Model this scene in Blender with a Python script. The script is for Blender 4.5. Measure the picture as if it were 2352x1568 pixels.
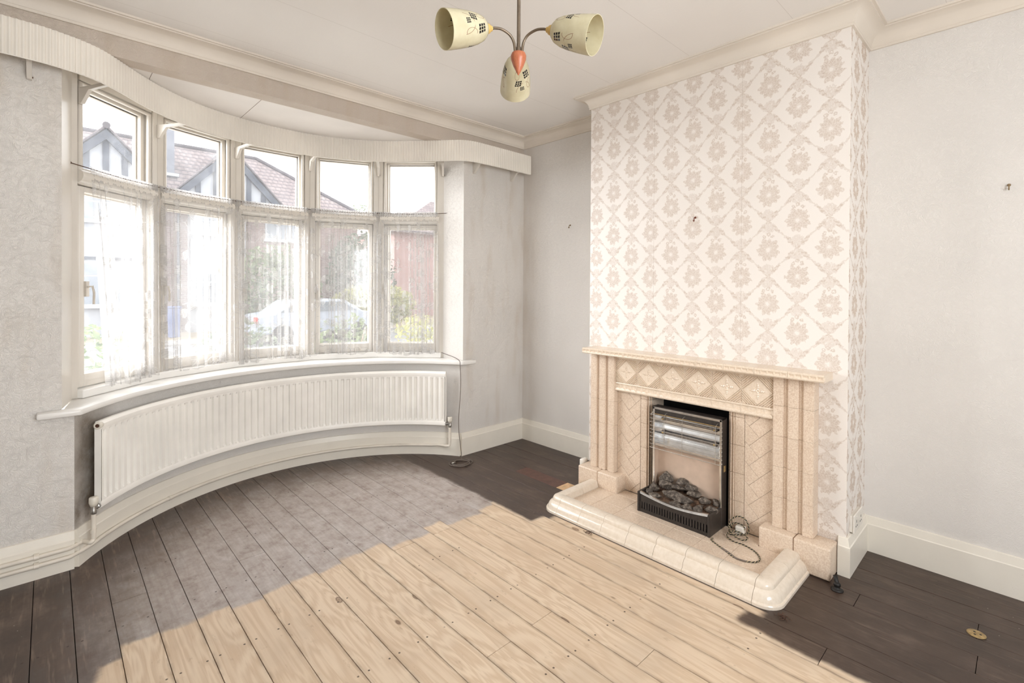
import bpy, bmesh, math, random
from mathutils import Vector, Matrix
from math import sin, cos, pi, radians, sqrt, atan2

for o in list(bpy.data.objects): bpy.data.objects.remove(o, do_unlink=True)
scene = bpy.context.scene
COL = scene.collection
random.seed(7)

# ------------------------------------------------------------------ camera
YAW, PITCH, ROLL = 0.757534, -0.006692, 0.006159
CAM = Vector((-3.07625, -3.10880, 1.34))
FPX, CYPX = 1124.6266, 668.137
f0 = Vector((sin(YAW), cos(YAW), 0)); r0 = Vector((cos(YAW), -sin(YAW), 0)); u0 = Vector((0, 0, 1))
FWD = f0*cos(PITCH) + u0*sin(PITCH); up_ = u0*cos(PITCH) - f0*sin(PITCH)
RGT = r0*cos(ROLL) + up_*sin(ROLL); UPV = up_*cos(ROLL) - r0*sin(ROLL)
cam = bpy.data.cameras.new('camera'); camo = bpy.data.objects.new('camera', cam); COL.objects.link(camo)
cam.sensor_width = 36.0; cam.lens = 36.0*FPX/2352.0; cam.shift_y = (CYPX-784.0)/2352.0
cam.clip_start = 0.02; cam.clip_end = 500
m = Matrix((RGT, UPV, -FWD)).transposed().to_4x4(); m.translation = CAM
camo.matrix_world = m
scene.camera = camo

# ------------------------------------------------------------------ world, lights, exposure
w = bpy.data.worlds.new('overcast_sky'); scene.world = w; w.use_nodes = True
bg = w.node_tree.nodes['Background']; bg.inputs[0].default_value = (0.94, 0.97, 1.0, 1); bg.inputs[1].default_value = 2.0
sl = bpy.data.lights.new('hazy_sun', 'SUN'); sl.energy = 10.2; sl.angle = radians(65); sl.color = (0.96, 0.98, 1.0)
slo = bpy.data.objects.new('hazy_sun', sl); COL.objects.link(slo)
slo.rotation_euler = Vector((.72, -.58, -.38)).to_track_quat('-Z', 'Y').to_euler()
la = bpy.data.lights.new('rear_fill_lamp', 'AREA'); la.shape = 'RECTANGLE'; la.size = 1.4; la.size_y = 1.1  # unseen area lamp added behind the camera to fill the room
la.energy = 35; la.color = (0.92, 0.96, 1.0)
lo = bpy.data.objects.new('rear_fill_lamp', la); COL.objects.link(lo)
lo.location = (-2.4, -4.53, 1.5); lo.rotation_euler = (radians(90), 0, 0)
scene.view_settings.view_transform = 'Standard'; scene.view_settings.look = 'None'
scene.view_settings.exposure = 1.10; scene.view_settings.gamma = 1.0; scene.view_settings.use_curve_mapping = False

cy_ = scene.cycles
cy_.max_bounces = 7; cy_.diffuse_bounces = 4; cy_.glossy_bounces = 2; cy_.transmission_bounces = 3; cy_.transparent_max_bounces = 10
cy_.caustics_reflective = False; cy_.caustics_refractive = False; cy_.adaptive_threshold = 0.03

# ------------------------------------------------------------------ node helpers
class S:
    """wrapped socket with arithmetic"""
    def __init__(s, g, sock): s.g = g; s.k = sock
    def _b(s, op, o, rev=False): return s.g.math(op, o, s) if rev else s.g.math(op, s, o)
    def __add__(s, o): return s._b('ADD', o)
    def __radd__(s, o): return s._b('ADD', o)
    def __sub__(s, o): return s._b('SUBTRACT', o)
    def __rsub__(s, o): return s._b('SUBTRACT', o, True)
    def __mul__(s, o): return s._b('MULTIPLY', o)
    def __rmul__(s, o): return s._b('MULTIPLY', o)
    def __truediv__(s, o): return s._b('DIVIDE', o)
    def __lt__(s, o): return s._b('LESS_THAN', o)
    def __gt__(s, o): return s._b('GREATER_THAN', o)
    def abs(s): return s.g.math('ABSOLUTE', s)
    def max(s, o): return s._b('MAXIMUM', o)
    def min(s, o): return s._b('MINIMUM', o)
    def sq(s): return s.g.math('MULTIPLY', s, s)
    def sqrt(s): return s.g.math('SQRT', s)
    def sin(s): return s.g.math('SINE', s)
    def cos(s): return s.g.math('COSINE', s)
    def round(s): return s.g.math('ROUND', s)
    def floor(s): return s.g.math('FLOOR', s)
    def frac(s): return s.g.math('FRACT', s)
    def step(s, a, b):  # smooth 0..1 between a and b
        n = s.g.nd('ShaderNodeMapRange'); n.interpolation_type = 'SMOOTHSTEP'
        s.g.set(n.inputs['Value'], s); n.inputs['From Min'].default_value = a; n.inputs['From Max'].default_value = b
        return S(s.g, n.outputs['Result'])

class G:
    def __init__(s, name):
        s.m = bpy.data.materials.new(name); s.m.use_nodes = True; s.t = s.m.node_tree
        s.t.nodes.clear(); s.out = s.nd('ShaderNodeOutputMaterial'); s._tc = None; s._geo = None
    def nd(s, t): return s.t.nodes.new(t)
    def set(s, inp, v):
        if isinstance(v, S): s.t.links.new(v.k, inp)
        elif hasattr(v, 'is_output'): s.t.links.new(v, inp)
        elif isinstance(v, tuple) and len(v) == 3 and inp.type == 'RGBA': inp.default_value = (*v, 1)
        else: inp.default_value = v
    def math(s, op, a, b=None):
        n = s.nd('ShaderNodeMath'); n.operation = op; s.set(n.inputs[0], a)
        if b is not None: s.set(n.inputs[1], b)
        return S(s, n.outputs[0])
    def coord(s, kind='Object'):
        if s._tc is None: s._tc = s.nd('ShaderNodeTexCoord')
        return S(s, s._tc.outputs[kind])
    def pos(s):
        if s._geo is None: s._geo = s.nd('ShaderNodeNewGeometry')
        return S(s, s._geo.outputs['Position'])
    def xyz(s, v):
        n = s.nd('ShaderNodeSeparateXYZ'); s.set(n.inputs[0], v); return [S(s, n.outputs[i]) for i in range(3)]
    def vec(s, x, y, z=0.0):
        n = s.nd('ShaderNodeCombineXYZ')
        for i, v in enumerate((x, y, z)): s.set(n.inputs[i], v)
        return S(s, n.outputs[0])
    def vmul(s, v, sc, add=(0, 0, 0)):
        n = s.nd('ShaderNodeMapping'); s.set(n.inputs['Vector'], v); n.inputs['Scale'].default_value = sc; n.inputs['Location'].default_value = add
        return S(s, n.outputs[0])
    def vadd(s, a, b):
        n = s.nd('ShaderNodeVectorMath'); n.operation = 'ADD'; s.set(n.inputs[0], a); s.set(n.inputs[1], b); return S(s, n.outputs[0])
    def noise(s, v, scale, detail=3, rough=.55, dist=0.0, color=False):
        n = s.nd('ShaderNodeTexNoise'); s.set(n.inputs['Vector'], v); n.inputs['Scale'].default_value = scale
        n.inputs['Detail'].default_value = detail; n.inputs['Roughness'].default_value = rough; n.inputs['Distortion'].default_value = dist
        return S(s, n.outputs['Color' if color else 'Fac'])
    def voro(s, v, scale, feat='F1', out='Distance', rnd=1.0):
        n = s.nd('ShaderNodeTexVoronoi'); n.feature = feat; s.set(n.inputs['Vector'], v); n.inputs['Scale'].default_value = scale
        n.inputs['Randomness'].default_value = rnd
        return S(s, n.outputs[out])
    def rand(s): return S(s, s.nd('ShaderNodeObjectInfo').outputs['Random'])
    def mix(s, f, a, b):
        n = s.nd('ShaderNodeMix'); n.data_type = 'RGBA'; s.set(n.inputs['Factor'], f); s.set(n.inputs[6], a); s.set(n.inputs[7], b)
        return S(s, n.outputs[2])
    def ramp(s, f, *stops):
        n = s.nd('ShaderNodeValToRGB'); s.set(n.inputs[0], f); e = n.color_ramp.elements
        while len(e) < len(stops): e.new(.5)
        for k, (p, c) in enumerate(stops): e[k].position = p; e[k].color = (*c, 1) if len(c) == 3 else c
        return S(s, n.outputs[0])
    def bump(s, h, strength=.3, dist=.01, normal=None):
        n = s.nd('ShaderNodeBump'); s.set(n.inputs['Height'], h); n.inputs['Strength'].default_value = strength; n.inputs['Distance'].default_value = dist
        if normal is not None: s.set(n.inputs['Normal'], normal)
        return S(s, n.outputs[0])
    def bsdf(s, color, rough=.6, metal=0.0, normal=None, spec=.5, coat=0.0):
        n = s.nd('ShaderNodeBsdfPrincipled'); s.set(n.inputs['Base Color'], color); s.set(n.inputs['Roughness'], rough); s.set(n.inputs['Metallic'], metal)
        n.inputs['Specular IOR Level'].default_value = spec; n.inputs['Coat Weight'].default_value = coat
        if normal is not None: s.set(n.inputs['Normal'], normal)
        return S(s, n.outputs[0])
    def done(s, sh): s.set(s.out.inputs[0], sh); return s.m

def lin(*c): return tuple(((v/255)/12.92 if v/255 <= .04045 else ((v/255+.055)/1.055)**2.4) for v in c)
MAT = {}
def plain(name, color, rough=.5, metal=0.0, var=.06, vscale=8, bumps=0.0, bscale=60, spec=.5, coat=0.0):
    g = G(name); p = g.pos(); n = g.noise(p, vscale, 2)
    dark = tuple(c*(1-2*var) for c in color); light = tuple(min(1, c*(1+var)) for c in color)
    col = g.ramp(n, (.3, dark), (.7, light))
    nr = g.bump(g.noise(p, bscale, 1), bumps, .004) if bumps else None
    MAT[name] = g.done(g.bsdf(col, rough, metal, nr, spec, coat)); return MAT[name]

# ---- embossed painted paper on the walls
def emboss(name, base, stain=None, strength=.70):
    g = G(name); p = g.pos(); x, y, z = g.xyz(p)
    a = g.noise(p, 30, 1, .5, 2.2)
    swirl = ((a*42.0).sin()*.5+.5)
    h = swirl
    tone = g.noise(p, 1.3, 2, .6)
    col = g.ramp(tone, (.3, tuple(c*.90 for c in base)), (.72, base))
    if stain: col = stain(g, col, x, y, z)
    MAT[name] = g.done(g.bsdf(col, .62, 0, g.bump(h, strength, .0013), .35)); return MAT[name]

WALLC = lin(228, 223, 217)
def soot(g, col, x, y, z):
    # mould and soot beside and under the radiator ends, damp streaks near the corner
    n = g.noise(g.pos(), 7, 5, .65)
    dx = (x+2.93).abs(); dz = ((z-.46)/.34).abs()
    f = (1.0-dx/.13).step(0, 1)*(1.0-dz).step(0, .45)
    f2 = f*(n*1.5+.15)
    mould = (1.0-((z-.25)/.13).abs()).step(0, 1)*(1.0-((x+2.96)/.10).abs()).step(0, 1)*n.step(.42, .6)*.6
    col = g.mix((f2*.85).min(.82), col, lin(112, 96, 76))
    return g.mix(mould, col, lin(120, 100, 74))
def damp(g, col, x, y, z):
    n = g.noise(g.vmul(g.pos(), (1, 1, .22)), 9, 2, .6)
    corner = ((x+.30).step(0, .28)*.55).max((z-1.9).step(0, .5)*.5)
    f = n.step(.48, .78)*.5 + corner*n.step(.25, .7)*.45
    return g.mix(f*.6, col, lin(190, 172, 150))
def corner_r(g, col, x, y, z):
    n = g.noise(g.vmul(g.pos(), (1, 1, .3)), 7, 2, .6)
    f = (y+.28).step(0, .28)*n.step(.25, .7)*.35
    return g.mix(f, col, lin(190, 172, 150))
emboss('wall_paint', WALLC)
emboss('wall_paint_bay', WALLC, soot)
emboss('wall_paint_front', WALLC, damp)
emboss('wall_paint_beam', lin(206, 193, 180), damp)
emboss('wall_paint_right', WALLC, corner_r, .45)

# ---- ceiling paper
def mk_ceiling():
    g = G('ceiling_paint'); p = g.pos(); x, y, z = g.xyz(p)
    h = g.noise(g.vmul(p, (1, .4, 1)), 60, 1, .6, 1.5)
    seam = (1.0-((((y+.45)/.53).frac()-.5).abs()*.53/.0018)).step(0, 1)
    col = g.ramp(g.noise(p, 1.1, 2), (.3, lin(232, 227, 221)), (.7, lin(240, 236, 231)))
    col = g.mix(seam*.35, col, lin(150, 135, 120))
    MAT['ceiling_paint'] = g.done(g.bsdf(col, .75, 0, g.bump(h, .30, .0015), .3))
mk_ceiling()
plain('bay_ceiling_paint', lin(232, 226, 220), .7, 0, .03, 3, .12, 120)
plain('cornice_paint', lin(226, 216, 203), .6, 0, .05, 2.2, .06, 60)
# gloss paint on woodwork, yellowed, with paint cracks
def gloss(name, c, crack=.3, dirt=.25):
    g = G(name); p = g.pos(); n = g.noise(p, 3.2, 3, .6)
    col = g.ramp(n, (.28, tuple(v*.92 for v in c)), (.7, c))
    spots = g.voro(p, 55).step(.10, .04)*g.noise(p, 5, 2).step(.55, .68)
    col = g.mix(spots*dirt, col, lin(120, 98, 76))
    h = g.noise(g.vmul(p, (1, 1, 3.0)), 10, 1, .5, 1.5)
    cr = (1.0-((h-.5).abs()/.004)).step(0, 1)*crack
    nr = g.bump(cr, .5, .002)
    MAT[name] = g.done(g.bsdf(col, .34, 0, nr, .5)); return MAT[name]
gloss('gloss_cream', lin(239, 232, 219), .45, .35)
gloss('gloss_white', lin(240, 237, 232), .08, .2)
gloss('frame_white', lin(215, 208, 198), .08, .35)
plain('radiator_enamel', lin(245, 241, 234), .38, 0, .03, 6)
plain('pelmet_plastic', lin(232, 225, 214), .42, 0, .05, 3)
plain('pipe_paint', lin(229, 220, 206), .42, 0, .06, 9)
plain('nickel', (.42, .40, .37), .33, .9, .15, 60)
plain('rust_brown', lin(84, 54, 36), .7, 0, .2, 60)
plain('valve_plastic', lin(233, 226, 212), .4, 0, .08, 30)

# ---- floor planks
def mk_planks():
    g = G('floor_boards'); p = g.pos(); x, y, z = g.xyz(p); r = g.rand()
    ob = g.coord('Object'); ox, oy, oz = g.xyz(ob)
    lx = (ox-.0)
    off = g.vec(r*37.0, r*91.0, r*53.0)
    q = g.vadd(p, off)
    warp = g.noise(g.vmul(q, (9, .9, 1)), 1.0, 2, .5)
    knotd = g.voro(g.vmul(q, (3.2, 1.5, 1)), 1.6, rnd=1.0)
    ring = g.noise(g.vmul(q, (26, 1.15, 1)), 1.0, 3, .55, .35)
    lines = ((ring*26.0+warp*12.0 + (1.0-(knotd/.5)).max(0.0)*16.0).sin()*.5+.5)
    fine = g.noise(g.vmul(q, (160, 5, 1)), 1.0, 1, .6)
    scr0 = g.noise(g.vmul(p, (3, 1.2, 1)), 9.0, 3, .75)
    pale = g.mix(lines*.62, lin(220, 200, 175), lin(188, 160, 131))
    pale = g.mix(fine.step(.35, .75)*.35, pale, lin(212, 192, 168))
    pale = g.mix(r*.38, pale, lin(200, 174, 146))
    blot = g.noise(p, 3.1, 3, .62)
    pale = g.mix(blot.step(.45, .75)*.42, pale, lin(184, 164, 142))
    knot = knotd.step(.075, .05)*(.65+((knotd*150.0).sin()*.5+.5)*.35)
    pale = g.mix(knot*.85, pale, lin(112, 86, 66))
    pale = g.mix(scr0.step(.60, .72)*.30, pale, lin(150, 122, 96))
    edge = (lx.abs()).step(.046, .060)*g.noise(q, 11, 3).step(.3, .7)
    pale = g.mix(edge*.5, pale, lin(110, 86, 66))
    # worn dark varnish border left round the old carpet square
    wob = (g.noise(p, 5.5, 4, .6)-.5)*.10 + (r-.5)*.10
    north = (y+.84+wob).step(-.012, .022)
    east = (x+1.075+wob*.6).step(-.012, .022)
    nearh = ((y+1.22).abs()*0 + (1.0-(y+1.16+wob).step(-.02, .02))*(y+2.33+wob).step(-.02, .02))
    east = east*(1.0-nearh*(1.0-(x+.915).step(-.004, .004)))
    west = (x*-1.0-2.985+wob).step(-.012, .022)
    st = north.max(east).max(west)
    wear = g.noise(g.vmul(p, (1, .6, 1)), 6.5, 4, .72)
    scr = g.noise(g.vmul(q, (70, 6, 1)), 1.0, 2, .7)
    dark = g.ramp(wear, (.30, lin(54, 43, 37)), (.52, lin(82, 67, 58)), (.78, lin(122, 104, 92)))
    dark = g.mix(lines*.30, dark, lin(62, 47, 39))
    dark = g.mix(scr.step(.55, .75)*.35, dark, lin(150, 130, 114))
    # window sheen, painted pale grey over worn varnish, in the middle of the bay
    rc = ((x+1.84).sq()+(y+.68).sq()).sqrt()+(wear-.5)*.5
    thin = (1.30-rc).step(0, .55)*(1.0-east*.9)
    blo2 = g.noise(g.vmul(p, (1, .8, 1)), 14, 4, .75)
    worn_sheen = g.ramp(blo2, (.30, lin(146, 131, 122)), (.46, lin(176, 164, 156)), (.70, lin(196, 188, 183)))
    worn_sheen = g.mix(lines*.22, worn_sheen, lin(140, 124, 114))
    dark = g.mix(thin*.86, dark, worn_sheen)
    dark = g.mix(east*.45, dark, lin(58, 44, 37))
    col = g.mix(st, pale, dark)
    # nails over the joists and plaster crumbs
    jy = (((y+.02)/.4325).frac()-.5).abs()*.4325
    nail = (((lx.abs()-.040).sq()+jy.sq()).sqrt()).step(.0048, .0030)
    col = g.mix(nail*blot.step(.42, .50)*.85, col, lin(48, 34, 28))
    crumb = g.voro(p, 26).step(.045, .03)*g.noise(p, 2.7, 2).step(.5, .62)
    col = g.mix(crumb*.75, col, lin(216, 208, 196))
    rough = .62 - st*.24 + wear*.10
    h = fine*.6
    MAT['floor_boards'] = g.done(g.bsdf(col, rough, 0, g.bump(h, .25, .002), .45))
mk_planks()
plain('plank_new_pine', lin(212, 176, 136), .6, 0, .12, 30)
plain('plank_red_stain', lin(92, 62, 52), .45, 0, .15, 22)
plain('dark_gap', (.02, .015, .012), .9)

# ---- damask paper on the chimney breast
def mk_damask(name, axis, line_c):
    g = G(name); p = g.pos(); x, y, z = g.xyz(p)
    A, B = .1375, .2825
    wv = g.noise(p, 75, 1, .7, 0, True); wx, wy, wz = g.xyz(wv)
    H = (y if axis == 'y' else x)
    a = (H+2.447+(wx-.5)*.020)/A; b = (z-2.115+(wz-.5)*.020)/B
    ia = a-(a/2.0).round()*2.0; ib = b-b.round()
    inA = (ia.abs()+ib.abs()*2.0) < 1.0
    sgn = lambda v: (v > 0.0)*2.0-1.0
    ja = ia-sgn(ia)*(1.0-inA); jb = ib-sgn(ib)*(1.0-inA)*.5
    dx = ja*A; dz = jb*B
    rr = ((dx/.062).sq()+((dz+.004)/.066).sq()).sqrt(); th = g.math('ARCTAN2', dz+.004, dx)
    lobes = (th*11.0).cos()*.10+(th*5.0+.7).cos()*.07
    outl = (.82+lobes-rr).step(-.02, .04)
    leafv = ((th*44.0+(rr*13.0).sin()*3.0).sin()*.5+.5)
    curls = ((rr*19.0+(th*11.0).cos()*2.6).sin()*.5+.5)
    ros = outl*(.25+leafv*.35+curls*.40)*rr.step(.12, .30)
    def bud(cx, cz, r):
        d = ((dx-cx).sq()+(dz-cz).sq()).sqrt(); return (1.0-((d-r*.62)/(r*.40)).abs()).step(0, .8)*.8
    ros = ros.max(bud(0.0, .076, .011)).max(bud(.020, .063, .010)).max(bud(-.020, .063, .010))
    e = 1.0-(ja.abs()+jb.abs()*2.0); t = ja.abs()
    up = jb > 0.0
    wid = .030+.075*((t*6.2832*2.0).cos()*-.5+.5)
    curl = ((t*40.0+e*58.0).sin()*.5+.5)*.6+((t*23.0-e*70.0).sin()*.5+.5)*.4
    tre = (wid-e).step(-.01, .035)*(.15+curl.step(.25, .75)*.75)
    sp = ((dx/.034).sq()+((jb.abs()*B-.112)/.036).sq()).sqrt()
    fan = ((th*38.0+sp*9.0).sin()*.5+.5)
    tre = tre.max((1.0-sp).step(0, .3)*(.10+fan*.6)*g.noise(p, 150, 1).step(.3, .6))
    grain = g.noise(p, 260, 1, .7)
    f = (ros.max(tre))*(.45+grain*.85)
    base = g.ramp(g.noise(p, 1.4, 2), (.3, lin(229, 221, 213)), (.7, lin(236, 229, 222)))
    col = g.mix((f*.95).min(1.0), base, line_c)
    col = g.mix((f > .02)*(f < .16)*.22, col, lin(170, 148, 130))  # contour lines imitate the emboss shading in colour
    seam = (1.0-(((H+2.035)/.5275).round()*.5275-(H+2.035)).abs()/.0016).step(0, 1)
    col = g.mix(seam*.45, col, lin(150, 128, 108))
    MAT[name] = g.done(g.bsdf(col, .40+f*.2, 0, g.bump(g.noise(p, 210, 1, .6), .30, .002), .5))
mk_damask('damask_front', 'y', lin(196, 178, 162))
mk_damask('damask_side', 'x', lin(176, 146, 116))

# ---- fireplace tile glazes
def mottled(name, c1, c2, rough=.28, scale=130):
    g = G(name); p = g.pos(); r = g.rand()
    n = g.noise(p, scale, 2, .6); n2 = g.noise(p, 9, 1)
    col = g.ramp(n, (.36, c1), (.62, c2))
    col = g.mix(n2.step(.4, .8)*.14+r*.10, col, tuple(v*.84 for v in c1))
    MAT[name] = g.done(g.bsdf(col, rough, 0, None, .5)); return MAT[name]
mottled('tile_mottled', lin(207, 183, 160), lin(226, 208, 188), .30, 170)
mottled('tile_pale', lin(222, 203, 181), lin(231, 215, 196), .22, 120)
mottled('tile_kerb', lin(220, 206, 188), lin(226, 213, 197), .16, 60)
plain('grout', lin(158, 128, 102), .9, 0, .1, 40)
plain('soot_black', (.010, .009, .009), .95)
# ---- heater
plain('heater_black', lin(52, 46, 42), .42, 0, .15, 60, .06, 400)
plain('chrome', (.82, .81, .79), .24, 1.0, .10, 20)
plain('reflector', (.86, .87, .88), .26, .95, .12, 14)
plain('wire_steel', (.55, .52, .47), .35, .85, .1, 40)
plain('heater_beige', lin(200, 176, 156), .5, 0, .06, 14)
plain('element_ceramic', lin(120, 110, 100), .5, .2, .2, 80)
plain('brass', (.62, .44, .2), .4, .8, .15, 40)
def mk_coal():
    g = G('coal_lump'); p = g.pos(); n = g.noise(p, 60, 5, .7); n2 = g.noise(p, 190, 3)
    col = g.ramp(n, (.32, lin(44, 38, 34)), (.5, lin(92, 82, 73)), (.70, lin(148, 136, 122)))
    MAT['coal_lump'] = g.done(g.bsdf(col, .75, 0, g.bump(n+n2*.4, .8, .006), .4))
mk_coal()
plain('ember_bed', lin(96, 72, 54), .85, 0, .3, 60, .6, 120)
def mk_braid():
    g = G('braided_flex'); u, v, _ = g.xyz(g.coord('UV'))
    s = ((u*1.0).frac()+v).frac()
    f = ((v*2.0+u).frac()).step(.62, .66)*((u*3.0).frac()).step(.2, .25)
    col = g.mix(f, lin(26, 23, 22), lin(206, 188, 150))
    MAT['braided_flex'] = g.done(g.bsdf(col, .8))
mk_braid()
plain('cable_grey', lin(112, 100, 90), .5, 0, .08, 50)
plain('white_plastic', lin(232, 226, 216), .35, 0, .03, 20)
plain('dark_iron', lin(40, 37, 35), .5, .3, .15, 60)
plain('brass_dull', lin(176, 150, 104), .45, .5, .15, 70)
plain('hook_brown', lin(112, 62, 44), .5)
plain('hook_brass', lin(150, 128, 96), .4, .6)
# ---- pendant
plain('bronze_tube', lin(126, 112, 96), .42, .75, .12, 60)
def mk_teak():
    g = G('teak'); p = g.coord('Object'); n = g.noise(g.vmul(p, (220, 220, 22)), 1.0, 3, .6, .4)
    MAT['teak'] = g.done(g.bsdf(g.ramp(n, (.3, lin(160, 88, 58)), (.7, lin(186, 112, 78))), .38))
mk_teak()
plain('brass_gallery', lin(214, 178, 104), .45, .15, .06, 40)
def mk_shade():
    g = G('shade_glass'); u, v, _ = g.xyz(g.coord('UV'))   # u round (0..1), v neck(0)..mouth(1)
    rep = (u*3.0).frac(); px = (rep-.5)/3.0*.34; py = v*.165          # metres on the glass
    def grid(cx, cy, s, sk):
        X = (px-cx)/s + (py-cy)/s*sk; Y = (py-cy)/s
        ins = (X.abs() < 1.5)*(Y.abs() < 1.5)
        cell = ((X+.5).frac()-.5).abs().max(((Y+.5).frac()-.5).abs())
        return ins*(cell < .40)
    f = grid(-.018, .045, .0105, .22).max(grid(.020, .075, .0085, -.2)).max(grid(.004, .100, .0058, .1))
    def arc(cx, cy, r, ex, wdt=.0010):
        d = ((((px-cx)/ex).sq()+(py-cy).sq()).sqrt()-r).abs(); return d < wdt
    l = arc(.026, .042, .017, .55).max(arc(-.004, .120, .045, .7)*(py < .115)*(py > .076)).max(arc(-.030, .090, .022, .6)*(px > -.034))
    base = g.ramp(g.noise(g.pos(), 30, 3), (.3, lin(216, 206, 172)), (.7, lin(228, 220, 190)))
    col = g.mix(l*.8, base, lin(140, 84, 54)); col = g.mix(f, col, lin(44, 40, 38))
    d = g.bsdf(col, .14, 0, None, .5)
    tr = g.nd('ShaderNodeBsdfTranslucent'); g.set(tr.inputs[0], col)
    mx = g.nd('ShaderNodeMixShader'); mx.inputs[0].default_value = .28; g.set(mx.inputs[1], d); g.set(mx.inputs[2], tr.outputs[0])
    MAT['shade_glass'] = g.done(mx.outputs[0])
mk_shade()
# ---- window glass and lace
def mk_glass():
    g = G('dusty_glass'); p = g.pos()
    dust = g.noise(p, 420, 2, .6).step(.60, .72)*.06 + g.noise(p, 7, 3).step(.3, .8)*.02+.015
    t = g.nd('ShaderNodeBsdfTransparent'); d = g.nd('ShaderNodeBsdfTranslucent'); d.inputs[0].default_value = (.9, .9, .92, 1)
    mx = g.nd('ShaderNodeMixShader'); g.set(mx.inputs[0], dust); g.set(mx.inputs[1], t.outputs[0]); g.set(mx.inputs[2], d.outputs[0])
    gl = g.nd('ShaderNodeBsdfGlossy'); gl.inputs['Roughness'].default_value = .02
    m2 = g.nd('ShaderNodeMixShader'); m2.inputs[0].default_value = .035; g.set(m2.inputs[1], mx.outputs[0]); g.set(m2.inputs[2], gl.outputs[0])
    MAT['dusty_glass'] = g.done(m2.outputs[0])
mk_glass()
def mk_lace():
    g = G('lace_net'); uv = g.coord('UV'); u, v, _ = g.xyz(uv)     # metres of cloth
    r = g.rand(); u = u+r*3.1
    P = g.vec(u, v*.9, 0.0)
    def sprig(scale, shift, big):
        vc = g.vec(u+shift, v*.9+shift*.7, 0.0)
        n = g.nd('ShaderNodeTexVoronoi'); n.inputs['Scale'].default_value = scale; n.inputs['Randomness'].default_value = .55
        n.voronoi_dimensions = '2D'; g.set(n.inputs['Vector'], vc)
        px_, py_, _ = g.xyz(S(g, n.outputs['Position'])); cr, cg, cb = g.xyz(S(g, n.outputs['Color']))
        dx = u+shift-px_; dy = v*.9+shift*.7-py_
        ang0 = cr*6.2832
        tot = None
        for k, (da, ln, wd) in enumerate(((-.8, .95, .85), (0.0, 1.15, .95), (.8, .95, .85))):
            an = ang0+da; c = an.cos(); s_ = an.sin()
            X = (dx*c+dy*s_)/(big*ln); Y = (dy*c-dx*s_)/(big*wd)
            body = (X*(1.0-X)*1.15-Y.abs()).step(-.02, .03)*(X > 0.0)
            rim = (1.0-((X*(1.0-X)*1.15-Y.abs())/.07).abs()).step(0, .7)
            vein = (1.0-(Y.abs()/.05)).step(0, .6)
            lf = body*(.55+rim.max(vein)*.45)
            tot = lf if tot is None else tot.max(lf)
        return tot
    leaf = sprig(9.0, 0.0, .050)
    vine = g.noise(P, 5.0, 2, .5, .6)
    stem = (1.0-((vine-.5).abs()/.006)).step(0, .6)*.6
    head = (v-1.128).step(0, .006)*.30+(v-1.105).step(0, .003)*.10
    op = (.33+leaf.max(stem)*.40+head).min(.95)
    t = g.nd('ShaderNodeBsdfTransparent')
    d = g.nd('ShaderNodeBsdfDiffuse'); d.inputs[0].default_value = (*lin(222, 219, 216), 1)
    tl = g.nd('ShaderNodeBsdfTranslucent'); tl.inputs[0].default_value = (*lin(182, 180, 178), 1)
    a = g.nd('ShaderNodeMixShader'); a.inputs[0].default_value = .5; g.set(a.inputs[1], d.outputs[0]); g.set(a.inputs[2], tl.outputs[0])
    mx = g.nd('ShaderNodeMixShader'); g.set(mx.inputs[0], op); g.set(mx.inputs[1], t.outputs[0]); g.set(mx.inputs[2], a.outputs[0])
    MAT['lace_net'] = g.done(mx.outputs[0])
mk_lace()
# ---- outdoors
plain('render_white', lin(142, 143, 147), .9, 0, .04, 2)
plain('timber_grey', lin(50, 54, 64), .8, 0, .12, 6)
plain('upvc', lin(156, 158, 162), .4)
plain('far_glass', lin(112, 118, 126), .12, 0, .1, 1)
def mk_tiles():
    g = G('roof_tiles'); u, v, _ = g.xyz(g.coord('UV'))
    row = (v/.30).frac(); n = g.noise(g.pos(), 1.2, 4)
    lip = row.step(.26, .06); wav = ((u/.24+(v/.30).floor()*.5)*6.2832).sin()
    col = g.ramp(n, (.3, lin(102, 90, 89)), (.7, lin(122, 110, 107)))
    col = g.mix(lip*.95, col, lin(60, 54, 58)); col = g.mix(wav.step(.70, 1.0)*.55, col, lin(74, 66, 68))
    MAT['roof_tiles'] = g.done(g.bsdf(col, .85, 0, g.bump(wav+row*2.0, .5, .03)))
mk_tiles()
def mk_brick():
    g = G('house_brick'); u, v, _ = g.xyz(g.coord('UV'))
    n = g.nd('ShaderNodeTexBrick'); g.set(n.inputs['Vector'], g.vec(u, v, 0.0)); n.inputs['Scale'].default_value = 1.0
    n.inputs['Brick Width'].default_value = .23; n.inputs['Row Height'].default_value = .078; n.inputs['Mortar Size'].default_value = .008
    n.inputs['Color1'].default_value = (*lin(122, 98, 92), 1); n.inputs['Color2'].default_value = (*lin(104, 82, 77), 1); n.inputs['Mortar'].default_value = (*lin(140, 130, 126), 1)
    MAT['house_brick'] = g.done(g.bsdf(S(g, n.outputs['Color']), .9))
mk_brick()
plain('lead_grey', lin(92, 94, 102), .7)
def mk_leaf(name, a, b, c):
    g = G(name); r = g.rand(); n = g.noise(g.pos(), 14, 3); 
    col = g.ramp(n, (.3, a), (.55, b), (.72, c)); d = g.bsdf(col, .6)
    tr = g.nd('ShaderNodeBsdfTranslucent'); g.set(tr.inputs[0], col)
    mx = g.nd('ShaderNodeMixShader'); mx.inputs[0].default_value = .35; g.set(mx.inputs[1], d); g.set(mx.inputs[2], tr.outputs[0])
    MAT[name] = g.done(mx.outputs[0])
mk_leaf('leaf_green', lin(66, 78, 50), lin(96, 108, 72), lin(130, 138, 98))
mk_leaf('leaf_yellow', lin(104, 110, 62), lin(150, 146, 84), lin(178, 168, 104))
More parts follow.
